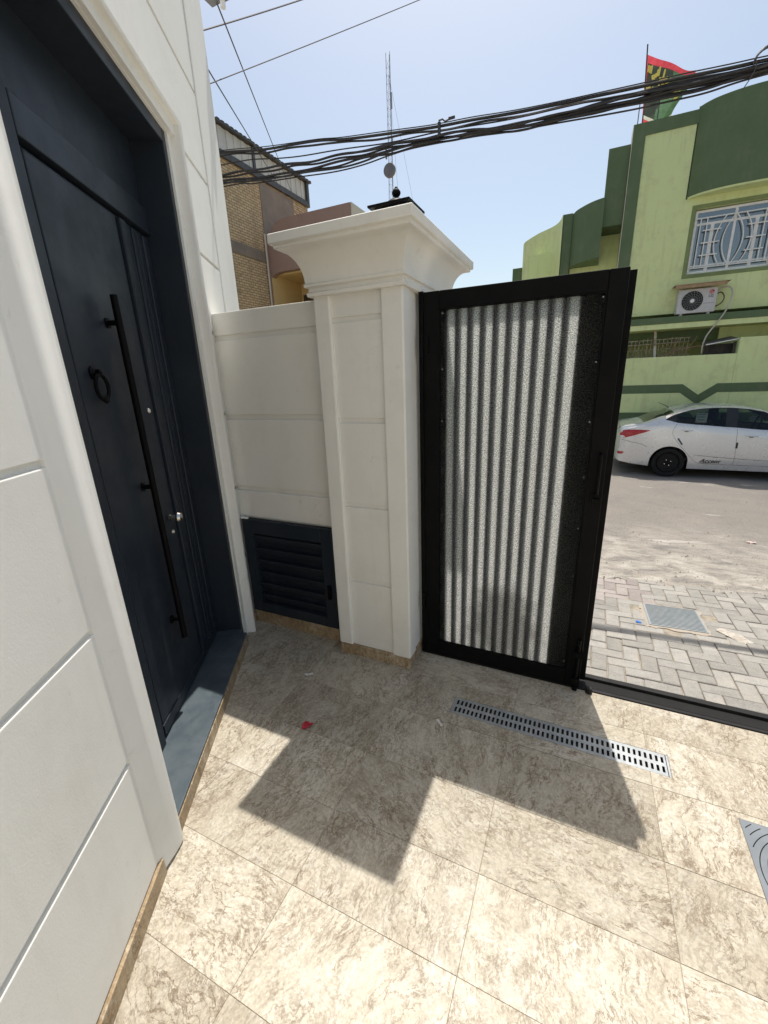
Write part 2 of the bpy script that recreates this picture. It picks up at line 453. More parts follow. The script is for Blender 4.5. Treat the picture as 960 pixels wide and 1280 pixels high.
def hammered():
    t = NT('hammered_glass'); v = t.tc.outputs['Object']
    vor = t.node('ShaderNodeTexVoronoi', {'Vector': v, 'Scale': 190.0}, feature='F1')
    cell = vor.outputs[0]
    h = t.math('ADD', cell, t.math('MULTIPLY', t.noise(v, 230, 3, .6), .5))
    bm = t.node('ShaderNodeBump', {'Height': h, 'Strength': 1.0, 'Distance': .006})
    gl = t.node('ShaderNodeBsdfGlass', {'Color': (.90, .92, .92, 1), 'Roughness': .10, 'IOR': 1.22, 'Normal': bm.outputs[0]})
    pits = t.noise(v, 210, 2, .5)
    tl = t.node('ShaderNodeBsdfTranslucent', {'Color': t.ramp(pits, [(.36, (.20, .20, .20)), (.50, (.72, .72, .70)), (.62, (.95, .95, .93))])})
    sep = t.node('ShaderNodeSeparateXYZ', {0: v})
    # a darker area mixed into the lower pane, ragged outline
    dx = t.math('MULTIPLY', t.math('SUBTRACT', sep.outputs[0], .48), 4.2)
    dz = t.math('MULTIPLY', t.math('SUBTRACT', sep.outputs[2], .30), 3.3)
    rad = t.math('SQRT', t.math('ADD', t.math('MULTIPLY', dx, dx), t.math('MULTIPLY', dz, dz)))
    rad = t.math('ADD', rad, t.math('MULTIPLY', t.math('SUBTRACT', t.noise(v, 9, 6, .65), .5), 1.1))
    dark_mask = t.ramp(rad, [(.55, 1.0), (1.0, 0.0)])
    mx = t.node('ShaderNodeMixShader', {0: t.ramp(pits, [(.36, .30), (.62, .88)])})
    dark_diffuse = t.node('ShaderNodeBsdfDiffuse', {'Color': (.060, .056, .050, 1)})
    mx2 = t.node('ShaderNodeMixShader', {0: t.math('MULTIPLY', dark_mask, .40)})
    t.l.new(gl.outputs[0], mx.inputs[1]); t.l.new(tl.outputs[0], mx.inputs[2])
    t.l.new(mx.outputs[0], mx2.inputs[1]); t.l.new(dark_diffuse.outputs[0], mx2.inputs[2])
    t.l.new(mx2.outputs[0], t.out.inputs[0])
    return t.mat
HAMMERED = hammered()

def car_paint():
    t = NT('silver_car_paint'); v = t.tc.outputs['Object']
    fl = t.noise(v, 900, 2, .5)
    dust = t.ramp(t.noise(v, 2.2, 5, .6), [(.40, 0.0), (.80, .13)])
    col = t.mix(dust, t.ramp(fl, [(.3, (.64, .645, .65)), (.7, (.74, .745, .75))]), (.47, .44, .39))
    t.set(**{'Base Color': col, 'Metallic': .38, 'Roughness': t.ramp(t.noise(v, 3, 5), [(.3, .22), (.7, .36)]), 'Coat Weight': .7, 'Coat Roughness': .08})
    return t.mat
CARPAINT = car_paint()
def lens_mat():
    t = NT('red_lens'); v = t.tc.outputs['Object']
    t.set(**{'Base Color': t.ramp(t.noise(v, 40, 2), [(.3, (.34, .008, .014)), (.7, (.46, .014, .022))]), 'Roughness': .25, 'Coat Weight': .25})
    return t.mat
REDLENS = lens_mat()

# ------------------------------------------------------------------ ground, road, pavement
def side_z(x, y):
    return -0.076 + .029 * min(max(x, -3), 3) - .0933 * (y - 2.33)
def road_z(x, y):
    t = min(max((y - 4.3) / 6.2, 0), 1)
    tilt = .029 * min(max(x, -3), 3) * (1 - min(max((y - 4.2) / 3, 0), 1))
    return -.262 - .258 * (1 - (1 - t) ** 1.6) + tilt
g = MB()
g.grid([[(x, y, -.75) for x in (-300, -60, 0, 60, 300)] for y in (-300, -60, 0, 60, 300)])
tag(g.build('ground', EARTH), kind='structure')
xs = [-60, -30, -15, -8] + [-6 + .12 * i for i in range(101)] + [7, 10, 15, 30, 60]
ys = [4.26 + .14 * i for i in range(30)] + [8.7, 9.2, 9.8, 10.5, 11.5, 12.7, 14]
def rough_edge(x, y, z):
    if y < 4.3: return (x, y + .05 * math.sin(x * 5.1) + .035 * math.sin(x * 13.3 + 1) + .02 * math.sin(x * 29.0), side_z(x, y) - .004)
    return (x, y, z + .006 * math.sin(x * 3.1 + y * 4.7) + .004 * math.sin(x * 7.7 - y * 3.1))
rd = MB(); rd.grid([[rough_edge(x, y, road_z(x, y)) for x in xs] for y in ys])
tag(rd.build('road', ASPHALT, smooth=True), kind='structure')

# pavement: base sheet, herringbone pavers as parts
pv = MB()
pxs = [-60, -20, -3, -1, 0, 1, 2, 3, 20, 60]
pv.grid([[(x, y, side_z(x, y) - .011) for x in pxs] for y in (2.30, 2.8, 3.3, 3.8, 4.45)])
pavement = pv.build('pavement', SAND)
tag(pavement, kind='structure')
PW = .0955                                  # half length of a paver
AX, AY, TH = 0.685, 2.734, -.03
ct, st = math.cos(TH), math.sin(TH)
def paver_mesh(horiz):
    hx, hy = (PW, PW / 2) if horiz else (PW / 2, PW)
    hx -= .0028; hy -= .0028
    c = .004
    m = MB()
    def ring(i, z): return [(-hx + i, -hy + i, z), (hx - i, -hy + i, z), (hx - i, hy - i, z), (-hx + i, hy - i, z)]
    m.rings([ring(0, -.03), ring(0, -c), ring(c, 0)])
    return m
mesh_h = paver_mesh(True).mesh('paver', PAVER); mesh_v = paver_mesh(False).mesh('paver', PAVER)
mesh_hp = paver_mesh(True).mesh('paver', PAVERPINK); mesh_vp = paver_mesh(False).mesh('paver', PAVERPINK)
slope_rot = Vector((-.029, .0933, 1)).normalized()
stuff = MB()
npav = 0
COVER = (.605, 1.0, 3.325, 3.745)            # footprint of the cover in the pavement
for i in range(-60, 62):
    for j in range(-30, 24):
        k = (i + j) % 4
        if k == 0: hz, du, dv = True, 1.0, -.5
        elif k == 2: hz, du, dv = False, .5, 0.0
        else: continue
        u = (i + du) * PW; w = (j + dv + (0 if hz else .0)) * PW
        x = AX + u * ct - w * st; y = AY + u * st + w * ct
        if y < 2.33 + (PW if not hz else PW / 2) * .55 or y > 4.36 + .05 * math.sin(x * 4): continue
        if COVER[0] - .02 < x < COVER[1] + .02 and COVER[2] - .02 < y < COVER[3] + .0: continue
        z = side_z(x, y) + random.uniform(-.004, .003)
        pink = (x < .72 and y > 3.75 and random.random() < .75)
        if -.35 < x < 2.25 and npav < 300:
            o = bpy.data.objects.new('paver', (mesh_hp if hz else mesh_vp) if pink else (mesh_h if hz else mesh_v))
            COL.objects.link(o); o.parent = pavement
            o.location = (x, y, z)
            q = Vector((0, 0, 1)).rotation_difference(slope_rot + Vector((random.uniform(-.020, .020), random.uniform(-.020, .020), 0)))
            o.rotation_euler = (q.to_matrix() @ Matrix.Rotation(TH + random.uniform(-.022, .022), 3, 'Z')).to_euler()
            npav += 1
        elif -5.5 < x < 6:
            hx, hy = (PW - .003, PW / 2 - .003) if hz else (PW / 2 - .003, PW - .003)
            ex = Vector((ct, st, .029)) * hx; ey = Vector((-st, ct, -.0933)) * hy
            stuff.obox((x, y, z - .012), ex, ey, (0, 0, .012))
far_p = stuff.build('paver_field', PAVER, pavement)
far_p['kind'] = 'stuff'

# cover in the pavement
sx, sy = .80, 3.535
cz = side_z(sx, sy)
tilt = Vector((0, 0, 1)).rotation_difference(slope_rot).to_euler()
cov = thing('access_cover', 'galvanised square access cover set in the grey pavers beyond the gate', 'cover', (sx, sy, cz + .003))
cov.rotation_euler = tilt
c = MB()
c.box(-.185, .185, -.20, .20, -.03, .006)
CHECK = NT('galvanised_ribbed')
_v = CHECK.tc.outputs['Object']
CHECK.set(**{'Base Color': CHECK.ramp(CHECK.noise(_v, 25, 5, .7), [(.3, (.29, .325, .35)), (.7, (.40, .415, .415))]), 'Metallic': .25, 'Roughness': .5})
c.build('cover_plate', CHECK.mat, cov, bevel=.003)
c = MB()
for k in range(17):
    y = -.184 + .023 * k
    c.box(-.172, .172, y - .0042, y + .0042, .006, .0105)
c.build('tread_rib', CHECK.mat, cov)
c = MB()
def ragged(x0, x1, y0, y1, z, amp, n=14):
    pts = []
    for a, b in (((x0, y0), (x1, y0)), ((x1, y0), (x1, y1)), ((x1, y1), (x0, y1)), ((x0, y1), (x0, y0))):
        for k in range(n):
            f = k / n
            pts.append((a[0] + (b[0] - a[0]) * f + random.uniform(-amp, amp), a[1] + (b[1] - a[1]) * f + random.uniform(-amp, amp)))
    return pts
c.prism(ragged(-.215, .205, -.235, .215, 0, .016), -.03, -.001)
c.build('mortar_bed', MORTAR, cov)
c = MB(); c.prism(ragged(-.33, .33, -.34, .34, 0, .01), -.03, -.0075); c.build('sand_bed', SAND, cov)
sp = MB()
spts = []
for k in range(26):
    a = 2 * math.pi * k / 26
    spts.append((.115 * math.cos(a) * (1 + random.uniform(-.18, .18)),   .055 * math.sin(a) * (1 + random.uniform(-.2, .2))))
sp.rings([[(x, y, 0) for x, y in spts], [(x * .8, y * .8, .005) for x, y in spts], [(x * .4, y * .4, .008) for x, y in spts]])
o = sp.build('plaster_spill', PLASTERSPILL, None, smooth=True)
o.location = (1.14, 3.36, side_z(1.14, 3.36) + .001); o.rotation_euler = (R(-5), 0, R(-38))
tag(o, 'white crust of spilled plaster at the right corner of the pavement cover', 'spill')
bc = MB()
bc.rings([[(math.cos(a) * r * 1.6, math.sin(a) * r, z) for a in [2 * math.pi * k / 12 for k in range(12)]] for r, z in ((.011, 0), (.014, .003), (.010, .008), (.003, .009))])
o = bc.build('bottle_cap', simple('blue_plastic', (.03, .16, .55), (.05, .22, .6), 30, .4))
o.location = (.545, 3.345, side_z(.545, 3.345) + .004); o.rotation_euler = (0, .15, -.3)
tag(o, 'small blue plastic scrap lying by the pavement cover', 'litter')
lt = MB(); lt.grid([[(-.05 + .02 * i, -.03 + .02 * j, .008 + .008 * math.sin(i * 2.1 + j)) for i in range(6)] for j in range(4)])
o = lt.build('litter_scrap', simple('faded_pink', (.50, .34, .31), (.56, .46, .42), 40, .7))
o.location = (2.0, 6.1, road_z(2.0, 6.1) + .004)
tag(o, 'faded pink scrap of litter lying on the dusty road', 'litter')

gv = MB(); rg = random.Random(11)
for q in range(2600):
    y = 4.25 + abs(rg.gauss(0, 1.5)); x = rg.uniform(-.6, 5.5)
    r = rg.choice((.003, .004, .005, .006, .008, .012)) * rg.uniform(.7, 1.2)
    z = road_z(x, y) if y > 4.45 else side_z(x, y)
    a = rg.uniform(0, 6.28); c_, s_ = math.cos(a), math.sin(a)
    gv._add([(x + r * c_ * 1.3, y + r * s_ * 1.3, z), (x - r * s_, y + r * c_, z + .001), (x - r * c_, y - r * s_, z), (x + r * s_, y - r * c_, z), (x + r * .2, y, z + r * .95)],
            [(0, 1, 4), (1, 2, 4), (2, 3, 4), (3, 0, 4)])
tag(gv.build('gravel', simple('loose_gravel', (.26, .23, .19), (.52, .47, .40), 6, .9)), kind='stuff')

# ------------------------------------------------------------------ courtyard floor
HOLES = [(-.492, .507, 1.760, 1.884), (.709, 1.115, 1.253, 1.657)]
fl = MB()
hx0, hx1, hy0, hy1 = HOLES[0]
for r in ((-3.2, hx0, -3.5, 2.2), (hx1, 3.5, -3.5, 2.2), (hx0, hx1, -3.5, hy0), (hx0, hx1, hy1, 2.2)):
    fl.box(*r, -.6, -.0019)
floor = fl.build('courtyard_floor', GROUT)
tag(floor, kind='structure')
def tile_mesh(w, h):
    m = MB(); hx, hy = w / 2 - .00055, h / 2 - .00055; c_ = .0008
    def ring(i, z): return [(-hx + i, -hy + i, z), (hx - i, -hy + i, z), (hx - i, hy - i, z), (-hx + i, hy - i, z)]
    m.rings([ring(0, -.0017), ring(0, -c_), ring(c_, 0)])
    return m.mesh('tile', TILE)
tile_cache = {}
def put_tile(x0, x1, y0, y1):
    if x1 - x0 < .012 or y1 - y0 < .012: return
    key = (round(x1 - x0, 3), round(y1 - y0, 3))
    if key not in tile_cache: tile_cache[key] = tile_mesh(*key)
    o = bpy.data.objects.new('tile', tile_cache[key]); COL.objects.link(o); o.parent = floor
    o.location = ((x0 + x1) / 2, (y0 + y1) / 2, random.uniform(-.0004, .0003))
def cut(rect, holes):
    x0, x1, y0, y1 = rect
    for a0, a1, b0, b1 in holes:
        if a0 < x1 and a1 > x0 and b0 < y1 and b1 > y0:
            # a tile notched round the drain or the cover: one mesh without the cells over the hole
            xs_ = sorted({x0 + .0012, x1 - .0012} | {v for v in (a0, a1) if x0 < v < x1})
            ys_ = sorted({y0 + .0012, y1 - .0012} | {v for v in (b0, b1) if y0 < v < y1})
            m = MB(); cx, cy = (x0 + x1) / 2, (y0 + y1) / 2
            for p, q in zip(xs_, xs_[1:]):
                for r, t in zip(ys_, ys_[1:]):
                    if a0 - 1e-4 < p and q < a1 + 1e-4 and b0 - 1e-4 < r and t < b1 + 1e-4: continue
                    m._add([(p, r, 0), (q, r, 0), (q, t, 0), (p, t, 0)], [(0, 1, 2, 3)])
                    for e0, e1 in (((p, r), (q, r)), ((q, r), (q, t)), ((q, t), (p, t)), ((p, t), (p, r))):
                        ex, ey = (e0[0] + e1[0]) / 2, (e0[1] + e1[1]) / 2
                        outer = min(abs(ex - x0), abs(ex - x1)) < .002 or min(abs(ey - y0), abs(ey - y1)) < .002
                        holeedge = (abs(ex - a0) < 1e-5 or abs(ex - a1) < 1e-5) and b0 <= ey <= b1 or (abs(ey - b0) < 1e-5 or abs(ey - b1) < 1e-5) and a0 <= ex <= a1
                        if outer or holeedge:
                            m._add([(*e0, 0), (*e1, 0), (*e1, -.0018), (*e0, -.0018)], [(0, 1, 2, 3)])
            if m.f: m.build('tile', TILE, floor, (cx, cy, 0)).location = (cx, cy, 0)
            return
    put_tile(*rect)
joints_y = [2.198, 1.985, 1.685, 1.385 - .022, 1.061, .765, .462, .16, -.14, -.44, -.74, -1.04, -1.34, -1.64, -1.94, -2.24, -2.54, -2.84, -3.14, -3.44]
joints_x = [-2.58, -1.978, -1.375, -.779, -.181, .423, 1.025, 1.63, 2.23, 2.83, 3.43]
for a in range(len(joints_y) - 1):
    for b in range(len(joints_x) - 1):
        yy1, yy0, xx0, xx1 = joints_y[a], joints_y[a + 1], joints_x[b], joints_x[b + 1]
        # nothing under the house
        n_max = max(.865 * x + .501 * y for x in (xx0, xx1) for y in (yy0, yy1))
        if n_max < -.80: continue
        if b < 4 and a in (2,): pass
        cut((xx0, xx1, yy0, yy1), HOLES)

# drain
dr = thing('floor_drain', 'long zinc drain grating with two rows of slots let into the stone floor', 'drain', (.0075, 1.822, 0))
O = (.0075, 1.822, 0)
x0, x1, y0, y1 = HOLES[0]
m = MB()
nx_ = 44
xa, xb = x0 + .008, x1 - .022
pitch = (xb - xa) / nx_
rowy = [(y0 + .019, y0 + .052), (y1 - .052, y1 - .019)]
zt, zb = -.0006, -.0022
m.box(x0 + .0015, x1 - .0015, y0 + .0015, rowy[0][0], zb, zt)
m.box(x0 + .0015, x1 - .0015, rowy[0][1], rowy[1][0], zb, zt)
m.box(x0 + .0015, x1 - .0015, rowy[1][1], y1 - .0015, zb, zt)
for r0, r1 in rowy:
    m.box(x0 + .0015, xa, r0, r1, zb, zt); m.box(xb, x1 - .0015, r0, r1, zb, zt)
    for k in range(nx_):
        m.box(xa + pitch * k, xa + pitch * (k + .52), r0, r1, zb, zt)
m.build('grating', ZINC, dr, O)
m = MB()
m.box(x0 + .001, x1 - .001, y0 + .001, y1 - .001, -.09, -.075)
m.box(x0 + .001, x1 - .001, y0 + .001, y0 + .004, -.075, -.0031); m.box(x0 + .001, x1 - .001, y1 - .004, y1 - .001, -.075, -.0031)
m.box(x0 + .001, x0 + .004, y0 + .004, y1 - .004, -.075, -.0031); m.box(x1 - .004, x1 - .001, y0 + .004, y1 - .004, -.075, -.0031)
m.build('channel', simple('dirty_channel', (.05, .045, .04), (.09, .08, .07), 20, .9), dr, O)
m = MB(); m.box(x1 - .0135, x1 - .0105, y0 + .0015, y1 - .0015, -.0009, .0004)
m.build('frame_edge', BLACKDUST, dr, O)

# grey cover with rings
x0, x1, y0, y1 = HOLES[1]
rc = thing('floor_cover', 'slate grey square floor cover with concentric ring grooves at right', 'cover', ((x0 + x1) / 2, (y0 + y1) / 2, 0))
O = ((x0 + x1) / 2, (y0 + y1) / 2, 0)
m = MB(); m.box(x0 + .002, x1 - .002, y0 + .002, y1 - .002, -.003, .001)
m.build('cover_plate', COVERGREY, rc, O)
m = MB()
for r in [.05 + .0225 * k for k in range(10)]:
    seg = []
    for k in range(97):
        a = 2 * math.pi * k / 96
        x, y = O[0] + r * math.cos(a), O[1] + r * math.sin(a)
        inside = x0 + .012 < x < x1 - .012 and y0 + .012 < y < y1 - .012
        if inside: seg.append((x, y, .001))
        else:
            if len(seg) > 2: m.tube(seg, .0016, 4)
            seg = []
    if len(seg) > 2: m.tube(seg, .0016, 4)
m.build('ring_groove', DARKHOLE, rc, O)
m = MB(); m.box(x0 + .047, x0 + .056, O[1] - .016, O[1] + .004, 0, .0016)
m.build('key_slot', DARKHOLE, rc, O)

# scraps on the floor
rw = MB()
def scrap(pts, amp, mat, name, loc, rot, label, sub=5):
    m = MB()
    c_ = Vector((sum(p[0] for p in pts) / len(pts), sum(p[1] for p in pts) / len(pts), amp))
    vs = [c_]; fs = []
    rings_ = 3
    n = len(pts)
    for r in range(1, rings_ + 1):
        for p in pts:
            q = c_ + (Vector((p[0], p[1], 0)) - c_) * (r / rings_)
            vs.append((q.x, q.y, .003 + abs(random.gauss(0, amp))))
    for k in range(n): fs.append((0, 1 + k, 1 + (k + 1) % n))
    for r in range(rings_ - 1):
        for k in range(n):
            a = 1 + r * n; l = (k + 1) % n
            fs.append((a + k, a + l, a + n + l, a + n + k))
    m._add(vs, fs)
    o = m.build(name, mat); o.location = loc; o.rotation_euler = (0, 0, rot)
    return tag(o, label, 'litter')
scrap([(-.028, .018), (-.012, .024), (.01, .021), (.03, .026), (.026, .004), (.012, -.008), (.006, -.024), (-.012, -.026), (-.022, -.008)], .006, RED, 'wrapper_scrap', (-1.144, 1.385, 0), -.1, 'crumpled red wrapper scrap on the shaded floor tiles')
scrap([(-.03, .012), (-.015, .016), (0, .006), (.018, .0), (.03, -.014), (.018, -.02), (.004, -.008), (-.012, -.002), (-.026, .002)], .005, PAPER, 'paper_scrap', (-.515, 1.664, 0), -.3, 'twisted white paper scrap left of the floor drain')
scrap([(-.03, .0), (-.016, .012), (0, .008), (.014, .018), (.024, .004), (.03, -.01), (.01, -.012), (-.012, -.018)], .006, PAPER, 'plaster_crumb', (-1.36, 1.722, 0), .4, 'small white plaster crumb on the tiles before the wall')

# ------------------------------------------------------------------ white house with the navy door
PHI = R(90 + 30.09)
cU, sU = math.cos(PHI), math.sin(PHI)
def hw(u, m, z=0): return (cU * u - sU * m, sU * u + cU * m, z)   # local (u, depth) to world
HO = (1.95, .765, 0)
house = thing('white_house', 'white stuccoed house front with a tall navy entrance door, at left', 'house', hw(*HO[:2]), PHI)
OPL, OPR, OPT = 1.27, 2.70, 2.965             # door opening
def hpart(mb, name, mat, **kw): return mb.build(name, mat, house, HO, **kw)
w = MB()
w.box(-6, OPL - .10, .7785, 3.5, -.7, 7.6)
w.box(OPR - .05, 3.675, .79, 3.5, -.7, 7.6)
w.box(OPL - .10, OPR - .05, .79, 3.5, OPT - .05, 7.6)
w.box(OPL - .10, OPL - .001, .83, 3.5, -.7, OPT - .05)
w.box(OPL + .05, OPR - .05, 1.25, 3.5, -.7, OPT - .05)
hpart(w, 'wall', WHITE)
rows = [.055, .543, 1.032, 1.527, 2.01, 2.433, 2.908, 3.372, 3.85, 4.33, 4.8, 5.3, 5.8, 6.3, 6.8, 7.6]
G = .010
for i in range(len(rows) - 1):
    z0, z1 = rows[i] + G, rows[i + 1] - G
    p = MB(); p.box(-5.95, (1.165 if z0 < 2.9 else 3.242), .766, .80, z0 if i else .078, z1)
    hpart(p, 'wall_panel', WHITE, bevel=.0035)
    if z0 < 2.9:
        p = MB(); p.box(2.735, 3.242, .766, .80, z0 if i else 0, z1)
        hpart(p, 'wall_panel', WHITE, bevel=.0035)
p = MB(); p.box(3.246, 3.68, .759, .81, -.6, 7.58)
hpart(p, 'corner_pilaster', WHITE, bevel=.005)
# splayed trim round the opening, mitred
prof = [(0, .83), (0, .744), (.003, .738), (.009, .734), (.016, .733), (.03, .7345), (.06, .741), (.10, .755), (.135, .766), (.142, .80)]
tr = MB()
corners = [(OPL, .012, -1, 0), (OPL, OPT, -1, 1), (OPR, OPT, 1, 1), (OPR, -.005, 1, 0)]
def spread(d, narrow): return d * .45 if (narrow and d > .02) else d
tr.rings([[(u + du * spread(d, du > 0), mm, z + dz * spread(d, True)) for d, mm in prof] for u, z, du, dz in corners])
hpart(tr, 'door_trim', WHITE, smooth=True)
sk = MB(); sk.box(-5.9, 1.150, .7545, .80, -.02, .074)
hpart(sk, 'skirting', SKIRT, bevel=.003)
sk = MB(); sk.box(2.84, 3.3, .756, .80, -.02, .074)
hpart(sk, 'skirting', SKIRT, bevel=.003)
sk = MB(); sk.box(OPL + .002, OPR - .135, .7535, .90, -.02, .071)
hpart(sk, 'step_edge', SKIRT, bevel=.003)

# unseen house wing added behind the camera to bounce sunlight onto the pillar
wg = MB()
for pts in ([(-4.5, -3.4), (5.5, -3.4), (5.5, -6.0), (-4.5, -6.0)],):
    loc_pts = []
    for x, y in pts:
        # world to local of the house frame
        loc_pts.append((cU * x + sU * y, -sU * x + cU * y))
    wg.prism(loc_pts, -.7, 6.5)
hpart(wg, 'bounce_wing', WHITE)

# steel door frame
fr = MB()
JL, JR, JT = 1.355, 2.612, 2.858
fr.box(OPL - .01, JL, .802, 1.10, .05, OPT + .01)
fr.box(JR, OPR + .01, .802, 1.10, .02, OPT + .01)
fr.box(JL, JR, .802, 1.10, JT, OPT + .01)
frame = hpart(fr, 'door_frame', NAVY, bevel=.004)
s_ = MB(); s_.box(OPL + .002, OPR - .13, .757, 1.02, .0715, .086); s_.box(OPR - .13, OPR - .03, .803, 1.02, .0715, .086)
s_.build('sill', NAVYDUST, frame, HO, bevel=.003)
s_ = MB(); s_.box(JL, 1.668, .940, 1.05, .086, JT); s_.build('side_post', NAVY, frame, HO, bevel=.003)
s_ = MB(); s_.box(1.668, JR, .938, 1.05, 2.455, 2.572); s_.build('transom_bar', NAVY, frame, HO, bevel=.004)
s_ = MB(); s_.box(1.668, JR, .962, 1.06, 2.572, JT); s_.build('transom_panel', NAVY, frame, HO, bevel=.002)

# door leaf
lf = MB(); lf.box(1.672, JR - .004, .966, 1.02, .094, 2.449)
door = hpart(lf, 'front_door', NAVY, bevel=.002)
def dpart(mb, name, mat, **kw): return mb.build(name, mat, door, HO, **kw)
d_ = MB(); d_.box(1.704, 2.272, .956, .97, .105, 2.440); dpart(d_, 'leaf_panel', NAVY, bevel=.005)
d_ = MB(); d_.box(1.676, 1.697, .955, .97, .105, 2.440); dpart(d_, 'leaf_bead', NAVY, bevel=.004)
d_ = MB(); d_.box(2.298, 2.352, .946, .97, .105, 2.440); dpart(d_, 'lock_stile', NAVY, bevel=.006)
for a, b, q in ((2.366, 2.412, .957), (2.424, 2.470, .953), (2.482, 2.528, .957), (2.540, 2.600, .953)):
    d_ = MB(); d_.box(a, b, q, .97, .105, 2.440); dpart(d_, 'rib', NAVY, bevel=.006)
d_ = MB(); d_.box(1.70, 2.55, .951, .97, .10, .16); dpart(d_, 'kick_strip', NAVY, bevel=.003)
hd = MB()
hd.tube([(2.0, .908, .45), (2.0, .908, 2.07)], .0145, 14)
hpull = dpart(hd, 'pull_handle', BLACK, smooth=True)
for z in (1.965, 1.262, .558):
    hd = MB(); hd.tube([(2.0, .912, z), (2.0, .950, z), (2.0, .9505, z), (2.0, .957, z)], [.011, .011, .021, .021], 14)
    dpart(hd, 'handle_bracket', BLACK, smooth=True)
kn = MB()
kn.lathe([(.027, .001), (.027, -.006), (.020, -.011), (.013, -.016), (.013, -.030), (.006, -.034)], (1.805, .956, 1.765), 'y', 16)
ring = [(1.805 + .043 * math.sin(2 * math.pi * k / 28), .932, 1.716 - .006 + .047 * math.cos(2 * math.pi * k / 28)) for k in range(28)]
kn.tube(ring, .0075, 8, closed=True)
kn.lathe([(.012, -.02), (.016, -.028), (.012, -.036)], (1.805, .956, 1.664), 'y', 12)
dpart(kn, 'knocker', BLACK, smooth=True)
lk = MB()
lk.lathe([(.019, .001), (.019, -.006), (.012, -.009), (.011, -.03), (.024, -.036), (.028, -.048), (.022, -.060), (.010, -.064)], (2.190, .946, 1.05), 'y', 18)
dpart(lk, 'door_knob', CHROME, smooth=True)
for z in (1.595, .962):
    lk = MB(); lk.lathe([(.014, .001), (.014, -.006), (.010, -.010)], (2.215, .958, z), 'y', 16)
    lk.box(2.2135, 2.2165, .9465, .950, z - .006, z + .006)
    dpart(lk, 'keyhole', CHROME, smooth=True)

# cable clamp on the house corner
br = thing('cable_clamp', 'grey steel cable clamp with wires on the white house corner', 'bracket', (-2.66, 3.06, 4.33))
O = (-2.66, 3.06, 4.33)
b_ = MB(); b_.box(-2.66, -2.50, 3.02, 3.10, 4.26, 4.33); b_.box(-2.56, -2.50, 3.0, 3.12, 4.27, 4.36)
b_.build('clamp_plate', LATTICE, br, O, bevel=.006)
b_ = MB(); b_.tube([(-2.53, 3.06, 4.20), (-2.53, 3.06, 4.40)], .018, 10); b_.tube([(-2.53, 3.04, 4.31), (-2.42, 3.06, 4.34)], .016, 10)
b_.build('insulator', WHITEPAINT, br, O, smooth=True)

# ------------------------------------------------------------------ courtyard wall with louvred hatch
WO = (-1.7, 2.11, 0)
wall = thing('courtyard_wall', 'low white courtyard wall between the house and the pillar', 'wall', WO)
w = MB(); w.box(-2.55, -1.29, 2.125, 2.33, -.5, 2.112)
w.build('wall_body', WHITE, wall, WO, bevel=.008)
for z0, z1 in ((.826, 1.013), (1.042, 1.486), (1.516, 1.962), (1.991, 2.118)):
    p = MB(); p.box(-2.30, -1.30, 2.11, 2.14, z0, z1)
    p.build('wall_panel', WHITE, wall, WO, bevel=.006)
for a, b in ((-2.30, -2.075), (-1.352, -1.30)):
    p = MB(); p.box(a, b, 2.109, 2.14, .104, .826); p.build('wall_panel', WHITE, wall, WO, bevel=.006)
sk = MB(); sk.box(-2.2, -1.30, 2.098, 2.14, -.01, .100); sk.build('skirting', SKIRT, wall, WO, bevel=.003)
hf = MB()
hx0, hx1, hz0, hz1 = -2.075, -1.352, .106, .818
hf.box(hx0, hx0 + .085, 2.078, 2.12, hz0, hz1); hf.box(hx1 - .085, hx1, 2.078, 2.12, hz0, hz1)
hf.box(hx0 + .085, hx1 - .085, 2.078, 2.12, hz0, hz0 + .075); hf.box(hx0 + .085, hx1 - .085, 2.078, 2.12, hz1 - .10, hz1)
hf.box(hx0 + .06, hx1 - .06, 2.115, 2.122, hz0 + .05, hz1 - .05)
hatch = hf.build('louvred_hatch', NAVY, wall, WO, bevel=.003)
for k in range(6):
    z = hz0 + .115 + k * .090
    s_ = MB(); s_.obox(((hx0 + hx1) / 2, 2.098, z), ((hx1 - hx0) / 2 - .086, 0, 0), (0, .0016, .0016), (0, -.016, .034))
    s_.build('louvre', NAVY, hatch, WO, bevel=.001)
s_ = MB(); s_.box(hx1 - .05, hx1 - .03, 2.055, 2.078, .33, .43); s_.build('hatch_handle', BLACK, hatch, WO, bevel=.004)
s_ = MB()
for q in range(9):
    x = random.uniform(hx0 - .03, hx0 + .05) if q < 9 else random.uniform(-1.56, -1.48); r = random.uniform(.003, .008)
    s_.obox((x, 2.092 + random.uniform(-.006, .01), hz1 + r * .5), (r * 1.5, r * .3, 0), (-r * .2, r, 0), (0, r * .2, r * .6))
o = s_.build('plaster_crumbs', WHITE, wall, WO); o['kind'] = 'stuff'

# ------------------------------------------------------------------ pillar
PX0, PX1, PY0, PY1 = -1.298, -.805, 2.0, 2.71
PO = ((PX0 + PX1) / 2, (PY0 + PY1) / 2, 0)
pil = thing('gate_pillar', 'white square gate pillar with recessed panels and a flared capital', 'pillar', PO)
w = MB()
w.box(PX0 + .03, PX1 - .03, PY0 + .03, PY1 - .03, -.5, 2.13)
w.build('shaft_core', WHITE, pil, PO)
for x0, x1, y0, y1 in ((PX0, -1.203, PY0, 2.12), (-.922, PX1, PY0, 2.10), (PX0, -1.203, 2.60, PY1), (-.922, PX1, 2.61, PY1)):
    p = MB(); p.box(x0, x1, y0, y1, .074, 2.115); p.build('corner_strip', WHITE, pil, PO, bevel=.008)
for z0, z1 in ((.074, .524), (.550, 1.003), (1.028, 1.48), (1.506, 1.982), (2.006, 2.12)):
    p = MB(); p.box(-1.205, -.92, PY0 + .018, PY0 + .05, z0, z1); p.build('shaft_panel', WHITE, pil, PO, bevel=.004)
